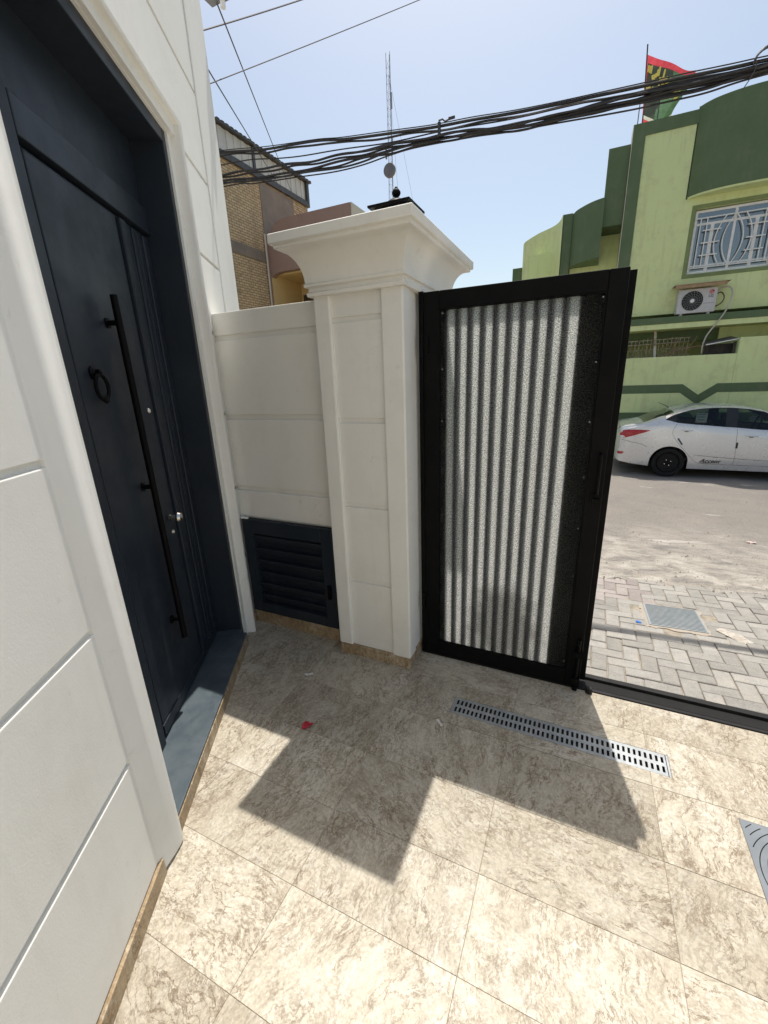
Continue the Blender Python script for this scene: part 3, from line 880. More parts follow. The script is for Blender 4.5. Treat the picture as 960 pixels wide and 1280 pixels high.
p = MB(); p.box(PX1 - .05, PX1 - .014, 2.095, 2.615, .07, 2.12); p.build('shaft_panel', WHITE, pil, PO)
sk = MB(); sk.box(PX0 + .004, PX1 - .004, PY0 + .003, PY1 - .003, -.02, .0735); sk.build('skirting', SKIRT, pil, PO, bevel=.003)
cp = []
capprof = [(.0, 2.108), (.018, 2.108), (.020, 2.124), (.012, 2.130), (.012, 2.146), (.026, 2.150), (.028, 2.162), (.022, 2.166)]
for k in range(9):
    a = R(90) * k / 8
    capprof.append((.022 + .084 * (1 - math.cos(a)), 2.168 + .136 * math.sin(a)))
capprof += [(.108, 2.306), (.109, 2.318), (.120, 2.320), (.123, 2.324), (.123, 2.362), (.119, 2.366)]
def sq(o_, z):
    a, b = o_ * .94, o_ * 1.38
    return [(PX0 - a, PY0 - b, z), (PX1 + a, PY0 - b, z), (PX1 + a, PY1 + b, z), (PX0 - a, PY1 + b, z)]
c = MB(); c.rings([sq(*q) for q in capprof])
c.build('capital', WHITE, pil, PO, smooth=True, bevel=.002, seg=1)

# black lamp base on the pillar
LO = (-.985, 2.385, 2.362)
lamp = thing('pillar_lamp', 'black square lantern with a ball finial on top of the white pillar', 'lamp', LO)
m = MB(); m.box(-1.07, -.90, 2.265, 2.435, 2.366, 2.392); m.build('base_plate', BLACK, lamp, LO, bevel=.004)
for dx in (-.08, .08):
    for dy in (-.08, .08):
        m = MB(); m.box(LO[0] + dx - .007, LO[0] + dx + .007, LO[1] + dy - .007, LO[1] + dy + .007, 2.392, 2.539); m.build('lantern_post', BLACK, lamp, LO)
m = MB(); m.box(LO[0] - .072, LO[0] + .072, LO[1] - .072, LO[1] + .072, 2.393, 2.537); m.build('lantern_glass', simple('smoked_glass', (.03, .03, .032), (.04, .04, .04), 5, .2), lamp, LO)
m = MB(); m.rings([[(LO[0] + q * i, LO[1] + q * j, z) for i, j in ((-1, -1), (1, -1), (1, 1), (-1, 1))] for q, z in ((.112, 2.538), (.115, 2.541), (.115, 2.550), (.085, 2.558))])
m.build('lantern_roof', BLACK, lamp, LO)
m = MB(); m.lathe([(.056, 2.558), (.056, 2.570), (.048, 2.580), (.03, 2.590), (.012, 2.595), (.010, 2.602), (.018, 2.607), (.023, 2.617), (.023, 2.624), (.016, 2.634), (.009, 2.640), (.007, 2.646), (.003, 2.648)], (LO[0], LO[1], 0), 'z', 24)
m.build('finial', BLACK, lamp, LO, smooth=True)

# ------------------------------------------------------------------ gate leaf
GO = (-.79, 2.19, 0)
gate = thing('metal_gate', 'black steel gate leaf glazed with striped hammered glass beside the pillar', 'gate', GO)
def gp(mb, name, mat, **kw): return mb.build(name, mat, gate, GO, **kw)
GX0, GX1, GZ0, GZ1 = -.772, .126, .014, 2.104
m = MB(); m.box(GX0, -.690, 2.19, 2.24, GZ0, GZ1); gp(m, 'stile', BLACK, bevel=.004)
m = MB(); m.box(.050, GX1, 2.19, 2.24, GZ0, GZ1); gp(m, 'stile', BLACK, bevel=.004)
m = MB(); m.box(-.690, .050, 2.191, 2.239, 2.021, GZ1); gp(m, 'rail', BLACK, bevel=.004)
m = MB(); m.box(-.690, .050, 2.191, 2.239, GZ0, .112); gp(m, 'rail', BLACK, bevel=.004)
m = MB(); m.box(.112, .156, 2.241, 2.290, .035, GZ1 - .004); gp(m, 'stop_flange', BLACK, bevel=.003)
m = MB(); m.box(-.800, -.776, 2.192, 2.262, .01, 2.11); gp(m, 'hinge_post', BLACK, bevel=.003)
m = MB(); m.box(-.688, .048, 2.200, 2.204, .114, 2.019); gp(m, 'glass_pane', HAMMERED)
# glazing bead and screws
m = MB()
m.box(-.689, -.683, 2.1935, 2.1995, .113, 2.020); m.box(.043, .049, 2.1935, 2.1995, .113, 2.020)
m.box(-.683, .043, 2.1935, 2.1995, 2.014, 2.020); m.box(-.683, .043, 2.1935, 2.1995, .113, .119)
gp(m, 'glazing_bead', BLACK)
sm = None
scr = [(-.676, z) for z in [.16 + .263 * k for k in range(8)]] + [(.036, z) for z in [.16 + .263 * k for k in range(8)]] + [(x, 2.007) for x in (-.50, -.32, -.14)] + [(x, .126) for x in (-.50, -.32, -.14)]
for x, z in scr:
    if sm is None:
        m = MB(); m.lathe([(.0046, 0), (.0042, -.0015), (.0025, -.003)], (0, 0, 0), 'y', 8)
        sm = m.mesh('screw', ZINC)
    o = bpy.data.objects.new('screw', sm); COL.objects.link(o); o.parent = gate
    o.location = (x - GO[0], 2.1995 - GO[1], z)
# vertical bars behind the glass
bars = [-.6715] + [-.6005 + .0613 * k for k in range(9)]
for k, x in enumerate(bars):
    hwid = .0165 if k else .0185
    m = MB()
    prof_ = [(x + hwid * math.cos(R(a)), 2.220 + .011 * math.sin(R(a))) for a in range(0, 360, 30)]
    m.prism(prof_, .112, 2.021); gp(m, 'bar', BLACK, smooth=True)
m = MB(); m.box(-.690, -.650, 2.207, 2.238, .112, 2.021); gp(m, 'backing_plate', BLACK)
m = MB(); m.box(-.054, .050, 2.208, 2.238, .112, 2.021); gp(m, 'backing_plate', BLACK)
for z in (1.86, .385):
    m = MB(); m.tube([(-.782, 2.182, z - .055), (-.782, 2.182, z + .055)], .0115, 10); m.box(-.79, -.745, 2.183, 2.191, z - .045, z + .045)
    gp(m, 'hinge', BLACK, smooth=True)
m = MB()
m.tube([(.098, 2.19, 1.33), (.098, 2.150, 1.325), (.098, 2.142, 1.30), (.098, 2.142, 1.17), (.098, 2.150, 1.145), (.098, 2.19, 1.14)], .008, 8)
gp(m, 'handle', BLACK, smooth=True)
m = MB(); m.box(.078, .120, 2.178, 2.19, 1.09, 1.135); m.tube([(.085, 2.168, 1.11), (.116, 2.168, 1.11)], .009, 8); gp(m, 'latch', BLACK, smooth=True)
m = MB()
m.tube([(.105, 2.172, .012), (.105, 2.172, .33)], .0085, 10); m.tube([(.105, 2.172, .012), (.105, 2.172, .03)], .014, 10)
m.tube([(.105, 2.172, .30), (.105, 2.150, .315)], .007, 8)
for z in (.075, .24): m.box(.086, .124, 2.158, 2.19, z - .016, z + .016)
gp(m, 'drop_bolt', BLACK, smooth=True)

# threshold track
TO = (.9, 2.26, 0)
trk = thing('gate_track', 'black steel floor channel crossing the gate opening', 'track', TO)
m = MB()
m.box(-.80, 3.2, 2.203, 2.330, -.05, .002)
m.box(-.80, 3.2, 2.203, 2.222, .002, .0045)
m.box(-.80, 3.2, 2.296, 2.330, .002, .020)
m.build('channel', BLACKDUST, trk, TO, bevel=.0015)
m = MB(); m.box(.16, 3.2, 2.226, 2.294, .002, .0035); m.build('groove', DARKHOLE, trk, TO)
m = MB(); m.tube([(.178, 2.19, .002), (.178, 2.19, .03)], [.019, .015], 12); m.build('bolt_socket', BLACKDUST, trk, TO, smooth=True)

# ------------------------------------------------------------------ silver car
def lerp_tab(tab, x):
    if x <= tab[0][0]: return tab[0][1]
    for (a, va), (b, vb) in zip(tab, tab[1:]):
        if x <= b:
            f = (x - a) / (b - a); f2 = f * f * (3 - 2 * f)
            return va + (vb - va) * (.5 * f + .5 * f2)
    return tab[-1][1]
TOP = [(-.975, .955), (-.94, 1.055), (-.86, 1.085), (-.72, 1.10), (-.53, 1.14), (-.2, 1.285), (.12, 1.392), (.45, 1.448), (.8, 1.462), (1.2, 1.44), (1.5, 1.38), (1.95, 1.19), (2.32, .995), (2.6, .955), (3.0, .87), (3.25, .76), (3.38, .62)]
BELT = [(-.975, .90), (-.94, .965), (-.85, 1.0), (-.7, 1.035), (-.4, 1.085), (-.12, 1.125), (.12, 1.105), (.46, 1.075), (.96, 1.035), (1.5, .99), (2.0, .95), (2.4, .915), (2.8, .86), (3.2, .745), (3.38, .60)]
WID = [(-.985, .60), (-.955, .70), (-.88, .775), (-.7, .822), (-.4, .845), (0, .850), (1.3, .850), (2.57, .848), (2.9, .825), (3.15, .76), (3.3, .66), (3.38, .54)]
WLO = [(-.14, 1.195), (.12, 1.128), (.46, 1.097), (.96, 1.057), (1.5, 1.012), (2.06, .975)]
WUP = [(-.14, 1.203), (-.02, 1.272), (.10, 1.322), (.26, 1.372), (.45, 1.402), (.7, 1.418), (.95, 1.416), (1.2, 1.394), (1.45, 1.345), (1.75, 1.20), (2.06, .985)]
WIN0, WIN1 = -.14, 2.06
AXLE = 2.57
def zbot(x):
    z = lerp_tab([(-.985, .33), (-.9, .285), (-.6, .24), (-.36, .215), (.36, .185), (2.2, .185), (2.95, .19), (3.38, .24)], x)
    for c in (0, AXLE):
        d = abs(x - c)
        if d < .352: z = max(z, .302 + math.sqrt(.352 ** 2 - d * d))
    return z
def section(x):
    """half section from the sill up to the roof centre: list of (half width, z)"""
    W = lerp_tab(WID, x); zb = zbot(x); zl = lerp_tab(BELT, x); zt = lerp_tab(TOP, x)
    zt = max(zt, zl + .012)
    def side(z): return W * (1 - .075 * max(0, (.58 - z) / .40) ** 2 - .040 * max(0, (z - .62) / .42) ** 2)
    pts = []
    zc = zl - .125                                          # crease under the door handles
    zb = min(zb, zc - .02)
    for f in (0, .12, .35, .6, .85): pts.append((side(zb + (zc - zb) * f), zb + (zc - zb) * f))
    pts.append((side(zc) + .006, zc)); pts.append((side(zc) + .002, zc + .03))
    wb = side(zl) - .006
    pts.append((side(zl - .03) - .004, zl - .03)); pts.append((wb, zl))
    h = zt - zl
    if WIN0 <= x <= WIN1: a, b = lerp_tab(WLO, x), lerp_tab(WUP, x)
    else: a, b = zl + .20 * h, zl + .62 * h
    a = max(a, zl + .004); b = max(b, a + .004)
    b = min(b, zt - .008) if b < zt - .008 else b
    def green(z): return wb - .012 - .36 * max(z - zl, 0) - .12 * max(z - zl, 0) ** 2
    pts.append((green(a), a)); pts.append((green(b), b))
    zr = b + (zt - b) * .62
    wr = green(b) - .05 - .10 * (1 - min(1, h / .3))
    pts.append((wr, zr))
    pts.append((wr * .70, zr + (zt - zr) * .62)); pts.append((wr * .36, zr + (zt - zr) * .92)); pts.append((0, zt))
    return pts
st = set([-.985, -.97, -.945, -.91, -.86, -.8, -.72, -.62, -.53, -.45, -.39, .4, .5, .62, .74, .86, .96, 1.07, 1.2, 1.32, 1.45, 1.6, 1.75, 1.9, 2.06, 2.16, 2.96, 3.05, 3.15, 3.24, 3.31, 3.36, 3.38, WIN0])
for c_ in (0, AXLE):
    for k in range(15): st.add(round(c_ - .3525 * math.cos(math.pi * k / 14), 4))
    st.add(c_ - .356); st.add(c_ + .356)
st = sorted(st)
CAR = (1.757, 11.35, -.519)
car = thing('parked_car', 'silver four door saloon car parked along the green wall across the road', 'car', CAR)
rows_ = [[Vector((x, -w, z)) for w, z in section(x)] for x in st]
nsec = len(rows_[0])
body = MB(); rearwin = MB(); shield = MB()
def mirrored(q): return [Vector((p.x, -p.y, p.z)) for p in q]
IW0, IW1, IRAIL = 9, 10, 11
for side_ in (0, 1):
    RR = rows_ if not side_ else [mirrored(r) for r in rows_]
    for i in range(len(st) - 1):
        for j in range(nsec - 1):
            xa, xb = st[i], st[i + 1]
            if j == IW0 and xa >= WIN0 - 1e-6 and xb <= WIN1 + 1e-6: continue
            quad = [RR[i][j], RR[i + 1][j], RR[i + 1][j + 1], RR[i][j + 1]]
            tgt = body
            if j >= IRAIL:
                if -.54 < xa and xb < .05: tgt = rearwin
                elif xa > 1.44 and xb < 2.17: tgt = shield
            tgt._add(quad, [(0, 1, 2, 3)])
for idx in (0, -1):
    ring_ = rows_[idx] + mirrored(rows_[idx])[::-1][1:]
    body._add(ring_, [tuple(range(len(ring_)))])
def weld(o, d=.0005):
    bm = bmesh.new(); bm.from_mesh(o.data)
    bmesh.ops.remove_doubles(bm, verts=bm.verts, dist=d)
    bmesh.ops.recalc_face_normals(bm, faces=bm.faces)
    bm.to_mesh(o.data); bm.free()
    for p in o.data.polygons: p.use_smooth = True
    o.data.set_sharp_from_angle(angle=R(34))
bo = body.build('body', CARPAINT, car); weld(bo)
ro = rearwin.build('rear_window', CARGLASS, car); weld(ro)
so = shield.build('windscreen', CARGLASS, car); weld(so)
def car_y(x, z):
    sec = section(x)
    for (w0, z0), (w1, z1) in zip(sec, sec[1:]):
        if z0 <= z <= z1: return -(w0 + (w1 - w0) * ((z - z0) / max(z1 - z0, 1e-6)))
    return -sec[0][0] if z < sec[0][1] else 0
def off(x, z, d=.004): return Vector((x, car_y(x, z) - d, z))
# side windows: two panes a side and the black pillar between them
def pane(x0, x1, name, mat, inset=.002, lo=None, hi=None, both=True, n=12):
    for sgn in ((1, -1) if both else (1,)):
        m = MB(); rws = []
        for t in range(5):
            row = []
            for k in range(n + 1):
                x = x0 + (x1 - x0) * k / n
                a, b = lerp_tab(WLO, x), lerp_tab(WUP, x)
                if lo is not None: a, b = a + (b - a) * lo, a + (b - a) * hi
                z = a + (b - a) * t / 4
                sec = section(x)
                (wa, za), (wb_, zb_) = sec[IW0], sec[IW1]
                f = (z - za) / max(zb_ - za, 1e-6)
                row.append((x, sgn * (-(wa + (wb_ - wa) * f) - inset), z))
            rws.append(row)
        m.grid(rws); m.build(name, mat, car, smooth=True)
pane(.03, .90, 'side_window', CARGLASS, .000)
pane(1.05, 2.05, 'side_window', CARGLASS, .000)
pane(-.139, .055, 'window_pillar', TRIMBLACK, .003)
pane(.875, 1.065, 'window_pillar', TRIMBLACK, .003)
for sgn in (1, -1):
    m = MB()
    lo_ = [off(x, lerp_tab(WLO, x), .0) for x in [-.135 + .1 * k for k in range(22)]]
    up_ = [off(x, lerp_tab(WUP, x), .0) for x in [-.135 + .1 * k for k in range(22)]]
    for ln in (lo_, up_): m.tube([Vector((p.x, p.y * sgn, p.z)) for p in ln], .0075, 6)
    m.build('window_seal', TRIMBLACK, car, smooth=True)
# seams
def seam(pts, name='door_seam', r=.0032, d=-.0012):
    dense = []
    for (xa, za), (xb, zb_) in zip(pts, pts[1:]):
        for k in range(6):
            f = k / 6; dense.append(off(xa + (xb - xa) * f, za + (zb_ - za) * f, d))
    dense.append(off(*pts[-1], d))
    m = MB(); m.tube(dense, r, 6); m.build(name, TRIMBLACK, car)
seam([(.06, 1.105), (.005, 1.0), (0.0, .92), (.04, .83), (.15, .69), (.30, .52), (.42, .385), (.50, .325), (.60, .305), (1.105, .30), (1.115, .45), (1.09, .70), (1.075, .93), (1.065, 1.035)])
seam([(1.105, .30), (2.10, .30), (2.22, .42), (2.25, .70), (2.20, .93)])
seam([(.44, .485), (.8, .455), (1.3, .425), (1.9, .40)], 'crease_line', .0042)
seam([(-.90, .765), (-.7, .72), (-.55, .69), (-.42, .63)], 'bumper_seam', .003, .002)
def patch(poly, name, mat, d=.004, rings_=4, label=None):
    cx = sum(p[0] for p in poly) / len(poly); cz_ = sum(p[1] for p in poly) / len(poly)
    dense = []
    for (xa, za), (xb, zb_) in zip(poly, poly[1:] + poly[:1]):
        for k in range(5): dense.append((xa + (xb - xa) * k / 5, za + (zb_ - za) * k / 5))
    vs = [off(cx, cz_, d + .002)]; n = len(dense)
    for r in range(1, rings_ + 1):
        for x, z in dense:
            vs.append(off(cx + (x - cx) * r / rings_, cz_ + (z - cz_) * r / rings_, d + (.002 if r < rings_ else -.004)))
    fs = [(0, 1 + k, 1 + (k + 1) % n) for k in range(n)]
    for r in range(rings_ - 1):
        for k in range(n):
            a = 1 + r * n; l = (k + 1) % n
            fs.append((a + k, a + l, a + n + l, a + n + k))
    m = MB(); m._add(vs, fs); return m.build(name, mat, car, smooth=True, label=label)
patch([(-.955, .895), (-.90, .965), (-.80, .985), (-.60, .985), (-.385, .98), (-.50, .93), (-.66, .875), (-.80, .825), (-.88, .80), (-.94, .83)], 'tail_light', REDLENS)
patch([(-.95, .845), (-.90, .86), (-.845, .835), (-.86, .812), (-.92, .81)], 'lamp_lens', WHITEPAINT, .007)
patch([(-.968, .50), (-.90, .505), (-.83, .502), (-.87, .455), (-.95, .44)], 'reflector', REDLENS)
patch([(.095, .815), (.125, .825), (.21, .70), (.185, .685)], 'door_edge_guard', simple('blue_black_plastic', (.02, .05, .08), (.03, .06, .09), 20, .4), .007, label='dark blue guard on the rear door edge')
patch([(1.088, .76), (1.122, .76), (1.122, .645), (1.088, .645)], 'door_edge_guard', TRIMBLACK, .007)
for x in (.24, 1.31):
    z = lerp_tab(BELT, x) - .115
    m = MB()
    p0 = [off(x - .105 + .21 * k / 8, z + .010 - .012 * k / 8, .004 + .024 * math.sin(math.pi * k / 8)) for k in range(9)]
    m.tube(p0, [.008 + .007 * math.sin(math.pi * k / 8) for k in range(9)], 8)
    m.build('door_handle', CARPAINT, car, smooth=True)
    patch([(x - .05, z - .002), (x + .04, z - .004), (x + .03, z - .03), (x - .035, z - .028)], 'handle_recess', TRIMBLACK, .0015)
st_ = MB(); st_.grid([[(.385 + .19 * i / 3 - .015 * j, car_y(.46, 1.16 + .2 * (1 - j) * .9) + .006, 1.135 + .19 * (1 - j)) for i in range(4)] for j in (0, 1)])
stk = st_.build('window_sticker', PAPER, car, label='white paper sticker on the rear side window')
m = MB()
for q, (a, b) in enumerate(((.015, .06), (.07, .10), (.108, .13))):
    zz = 1.135 + .19 - .02 - q * .05
    m.box(.395 + .01 * q, .545 - .01 * q, car_y(.46, zz) + .0025, car_y(.46, zz) + .004, zz - .022, zz)
m.build('print', simple('teal_print', (.16, .42, .44), (.2, .46, .48), 30, .6), stk)
m = MB(); m.tube([(-.02, 0, 1.385), (-.06, 0, 1.42), (-.23, 0, 1.50)], [.012, .006, .003], 8); m.build('aerial', TRIMBLACK, car, smooth=True)
m = MB()
for sgn in (1, -1):
    m.rings([[(1.78 + dx * s_, sgn * (-.83 - .11 + dy * s_ * .5), 1.06 + dz * s_) for dx, dy, dz in [(.06 * math.cos(a) , .12 * math.cos(a), .065 * math.sin(a)) for a in [2 * math.pi * k / 12 for k in range(12)]]] for s_ in (.3, 1.0)])
    m.bar((1.80, sgn * -.80, 1.01), (1.80, sgn * -.90, 1.04), .03)
m.build('wing_mirror', CARPAINT, car, smooth=True)
# lettering on the door
def lettering(txt, name, mat, size, parent, loc, rot, shear=0.0, extrude=.0006, weight=0.0):
    cu = bpy.data.curves.new(name, 'FONT')
    cu.body = txt; cu.size = size; cu.shear = shear; cu.extrude = extrude; cu.offset = weight
    cu.resolution_u = 3
    tmp = bpy.data.objects.new(name, cu); COL.objects.link(tmp)
    dg = bpy.context.evaluated_depsgraph_get()
    me = bpy.data.meshes.new_from_object(tmp.evaluated_get(dg))
    COL.objects.unlink(tmp); bpy.data.objects.remove(tmp)
    me.materials.clear(); me.materials.append(mat)
    o = bpy.data.objects.new(name, me); COL.objects.link(o)
    o.parent = parent; o.location = loc; o.rotation_euler = rot
    return o
yl = car_y(.7, .37) - .007
lettering('Accent', 'door_lettering', TRIMBLACK, .118, car, (.545, yl, .335), (R(93), R(1.2), 0), .45, .0006, .0012)
m = MB(); m.tube([(.55, yl - .001, .337), (.60, yl - .001, .322), (.72, yl - .001, .327), (.86, yl - .001, .338)], [.001, .004, .003, .001], 6)
m.tube([(.74, yl - .002, .447), (.80, yl - .002, .452), (.85, yl - .002, .446)], [.004, .007, .004], 6)
m.build('lettering_flourish', TRIMBLACK, car)
# wheels
def wheel(x, y, sgn):
    tyre = MB()
    tyre.lathe([(.205, .02), (.225, -.002), (.262, -.010), (.288, -.004), (.299, .018), (.302, .05), (.302, .15), (.297, .175), (.25, .185), (.205, .17)], (0, 0, 0), 'y', 48)
    t = tyre.build('wheel', RUBBER, car, smooth=True)
    t.location = (x, y, .302)
    if sgn < 0: t.rotation_euler = (0, 0, math.pi)
    r_ = MB()
    r_.lathe([(.212, .06), (.212, .012), (.203, .004), (.196, .012), (.186, .045), (.160, .060), (.138, .040), (.10, .034), (.085, .022), (.060, .020), (.040, .012), (.030, .010)], (0, 0, 0), 'y', 40)
    r_.build('rim', RIMBLACK, t, smooth=True)
    h_ = MB()
    for k in range(12):
        a = 2 * math.pi * k / 12
        h_.lathe([(.014, .047), (.014, .034), (.011, .034)], (.150 * math.cos(a), .012, .150 * math.sin(a)), 'y', 8)
    h_.build('vent_hole', DARKHOLE, t)
    n_ = MB()
    for k in range(4):
        a = 2 * math.pi * k / 4 + .5
        n_.lathe([(.0125, .025), (.0125, .006), (.008, .002)], (.062 * math.cos(a), 0, .062 * math.sin(a)), 'y', 6)
    n_.build('wheel_nut', CHROME, t)
for x in (0, AXLE):
    wheel(x, -.835, 1); wheel(x, .835, -1)
m = MB()
for x in (0, AXLE):
    for y0_, y1_ in ((-.80, -.50), (.50, .80)):
        prof_ = [(x + .347 * math.cos(R(a)), .302 + .347 * math.sin(R(a))) for a in range(-20, 201, 20)]
        m.grid([[(px, y0_, pz) for px, pz in prof_], [(px, y1_, pz) for px, pz in prof_]])
        inner = y1_ if y0_ < 0 else y0_
        m._add([(px, inner, pz) for px, pz in prof_], [tuple(range(len(prof_)))])
m.build('wheel_well', TRIMBLACK, car)
m = MB(); m.box(-.88, 3.28, -.62, .62, .19, .30); m.box(.42, 2.15, -.76, .76, .20, .32); m.build('underbody', TRIMBLACK, car)
def seat(x, y, w):
    m = MB()
    m.box(x - .02, x + .48, y - w, y + w, .42, .60)
    m.extrude([(x - .02, y - w, .56), (x + .12, y - w, .56), (x - .10, y - w, 1.10), (x - .20, y - w, 1.10)], (0, 2 * w, 0))
    m.build('seat', INTERIOR, car, bevel=.03)
    m = MB(); m.box(x - .24, x - .14, y - .12, y + .12, 1.13, 1.28); m.build('headrest', INTERIOR, car, bevel=.03)
seat(1.12, -.37, .25); seat(1.12, .37, .25); seat(.22, -.36, .30); seat(.22, .36, .30)
m = MB(); m.box(1.85, 2.2, -.70, .70, .70, .93); m.box(-.2, 2.1, -.74, .74, .34, .42); m.box(-.60, -.05, -.65, .65, .98, 1.06); m.build('dashboard', INTERIOR, car, bevel=.02)
m = MB()
m.tube([(1.70 + .10 * math.sin(2 * math.pi * k / 24) * .45, .37 + .18 * math.cos(2 * math.pi * k / 24), 1.0 + .18 * math.sin(2 * math.pi * k / 24)) for k in range(24)], .014, 6, closed=True)
m.build('steering_wheel', TRIMBLACK, car, smooth=True)

# ------------------------------------------------------------------ boundary wall across the road
BO = (2.0, 12.55, -.5)
bw = thing('boundary_wall', 'light green boundary wall with dark zigzag bands behind the silver car', 'wall', BO)
m = MB()
m.box(-14, 3.06, 12.50, 12.66, -.7, 1.965); m.box(3.06, 12, 12.50, 12.66, -.7, 2.30)
m.build('wall_body', GLIGHT, bw, BO, bevel=.01)
def zig(z0, z1, vx, vz, dx0, name='painted_band'):
    """a flat band that dips in a V at vx: top edge z1, bottom edge z0"""
    th = z1 - z0
    top = [(-14, z1), (vx - dx0, z1), (vx, vz + .12), (vx + dx0, z1), (12, z1)]
    bot = [(-14, z0), (vx - dx0 - .03, z0), (vx, vz - .10), (vx + dx0 + .03, z0), (12, z0)]
    m = MB()
    for (a, b, c_, d_) in zip(top, top[1:], bot[1:], bot):
        m.extrude([(a[0], 12.494, a[1]), (b[0], 12.494, b[1]), (c_[0], 12.494, c_[1]), (d_[0], 12.494, d_[1])], (0, .03, 0))
    m.build(name, GDARK, bw, BO)
zig(1.125, 1.325, 2.46, .955, .335)
zig(.47, .665, 2.46, .42, .10)
# ------------------------------------------------------------------ green house
GHO = (2.5, 13.2, -.5)
gh = thing('green_house', 'two tone green house with curved balcony parapets across the road', 'house', GHO)
def gpart(mb, name, mat, **kw): return mb.build(name, mat, gh, GHO, **kw)
m = MB()
WX0, WX1, WZ0, WZ1 = 1.90, 3.46, 3.76, 5.08
m.box(.455, WX0, 13.0, 13.5, 2.95, 6.92); m.box(WX1, 7.5, 13.0, 13.5, 2.95, 6.92)
m.box(WX0, WX1, 13.0, 13.5, 2.95, WZ0); m.box(WX0, WX1, 13.0, 13.5, WZ1, 6.92)
gpart(m, 'facade_wall', GLIGHT)
m = MB(); m.box(.452, .462, 12.975, 13.5, 2.96, 6.94); gpart(m, 'facade_edge', CREAM)
m = MB(); m.box(.462, .715, 12.982, 13.02, 2.96, 6.94); m.box(.715, 7.5, 12.982, 13.02, 6.69, 6.94); gpart(m, 'facade_border', GDARK)
# recessed wall and roof behind
m = MB(); m.box(-1.9, 7.4, 14.6, 18, -.5, 5.0); m.box(.455, 7.4, 13.5, 18, 2.95, 6.5); gpart(m, 'rear_block', GLIGHT)
# dark parapets at left: flat box, curved, and the light curved one
m = MB(); m.box(.0, .45, 13.1, 14.65, 5.05, 6.64); gpart(m, 'parapet', GDARK, bevel=.01)
def smooth_path(pts, n=6):
    P = [Vector((*p, 0)) for p in pts]; P = [P[0] * 2 - P[1]] + P + [P[-1] * 2 - P[-2]]
    res = []
    for i in range(1, len(P) - 2):
        for k in range(n):
            t = k / n; a, b, c_, d_ = P[i - 1:i + 3]
            q = .5 * ((2 * b) + (c_ - a) * t + (2 * a - 5 * b + 4 * c_ - d_) * t * t + (3 * b - a - 3 * c_ + d_) * t ** 3)
            res.append((q.x, q.y))
    res.append((P[-2].x, P[-2].y)); return res
def curved(pts, back, z0, z1, name, mat):
    """solid slab whose front follows a plan curve"""
    f = smooth_path(pts)
    poly = f + [(f[-1][0], back), (f[0][0], back)]
    m = MB(); m.prism(poly, z0, z1); gpart(m, name, mat, smooth=True)
curved([(-.70, 13.82), (-.60, 13.55), (-.385, 13.26), (-.19, 13.08), (.02, 12.97)], 14.7, 4.38, 5.64, 'curved_parapet', GDARK)
m = MB(); m.box(-.93, -.695, 13.78, 14.7, 3.2, 5.66); gpart(m, 'dark_pier', GDARK)
curved([(-2.21, 15.95), (-2.09, 15.65), (-1.68, 15.07), (-1.38, 14.78), (-1.165, 14.52), (-1.03, 14.2), (-.935, 13.74)], 16.2, 3.0, 5.66, 'curved_wall', GLIGHT)
m = MB(); m.box(-2.55, -2.22, 16.2, 17.0, 3.0, 5.05); gpart(m, 'side_wall', GDARK)
m = MB(); m.box(-.68, .452, 13.9, 14.64, -.4, 5.3); gpart(m, 'porch_wall', GLIGHT)
# big balcony at right
bal = [(1.67, 13.02), (1.80, 12.88), (1.97, 12.77), (2.32, 12.665), (2.75, 12.63), (3.3, 12.65), (4.0, 12.78), (4.7, 13.02)]
curved(bal, 13.0, 5.34, 6.99, 'balcony_parapet', GDARK)
balu = [(x, y + .012) for x, y in bal]
curved(balu, 13.0, 5.30, 5.338, 'balcony_soffit', GLIGHT)
# window with its reveal, frames and white grille
wf = MB()
wf.box(WX0 + .02, WX0 + .075, 13.09, 13.14, WZ0 + .02, WZ1 - .02); wf.box(WX1 - .075, WX1 - .02, 13.09, 13.14, WZ0 + .02, WZ1 - .02)
wf.box(WX0 + .075, WX1 - .075, 13.09, 13.14, WZ0 + .02, WZ0 + .07); wf.box(WX0 + .075, WX1 - .075, 13.09, 13.14, WZ1 - .07, WZ1 - .02)
cx_ = (WX0 + WX1) / 2
wf.box(cx_ - .025, cx_ + .025, 13.09, 13.14, WZ0 + .07, WZ1 - .07)
for q in (-1, 1): wf.box(cx_ + q * .40 - .035, cx_ + q * .40 + .035, 13.10, 13.135, WZ0 + .07, WZ1 - .30)
wf.box(WX0 + .075, WX1 - .075, 13.101, 13.134, WZ1 - .32, WZ1 - .27); wf.box(WX0 + .075, WX1 - .075, 13.101, 13.134, WZ0 + .16, WZ0 + .20)
win = gpart(wf, 'window', WHITEPAINT, bevel=.006)
for a, b in ((WX0 + .07, cx_ - .02), (cx_ + .02, WX1 - .07)):
    m = MB(); m.box(a, b, 13.112, 13.118, WZ0 + .06, WZ1 - .06); m.build('pane', WINGLASS, win, GHO)
m = MB(); m.box(WX0 + .03, WX1 - .03, 13.40, 13.42, WZ0, WZ1); m.build('curtain', simple('mauve_curtain', (.34, .30, .31), (.20, .16, .18), 6, .9), win, GHO)
m = MB()
gy = 13.035
def gbar(pts, r=.0115): m.tube([(x, gy, z) for x, z in pts], r, 6)
zt_, zb_ = WZ1 - .19, WZ0 + .13
gbar([(WX0 + .02, zt_), (WX1 - .02, zt_)]); gbar([(WX0 + .02, zb_), (WX1 - .02, zb_)])
def arc(x0, x1, x2, n=12):
    a = []
    for k in range(n + 1):
        t = k / n; z = zb_ + (zt_ - zb_) * t
        x = (1 - t) ** 2 * x0 + 2 * t * (1 - t) * x1 + t * t * x2
        a.append((x, z))
    return a
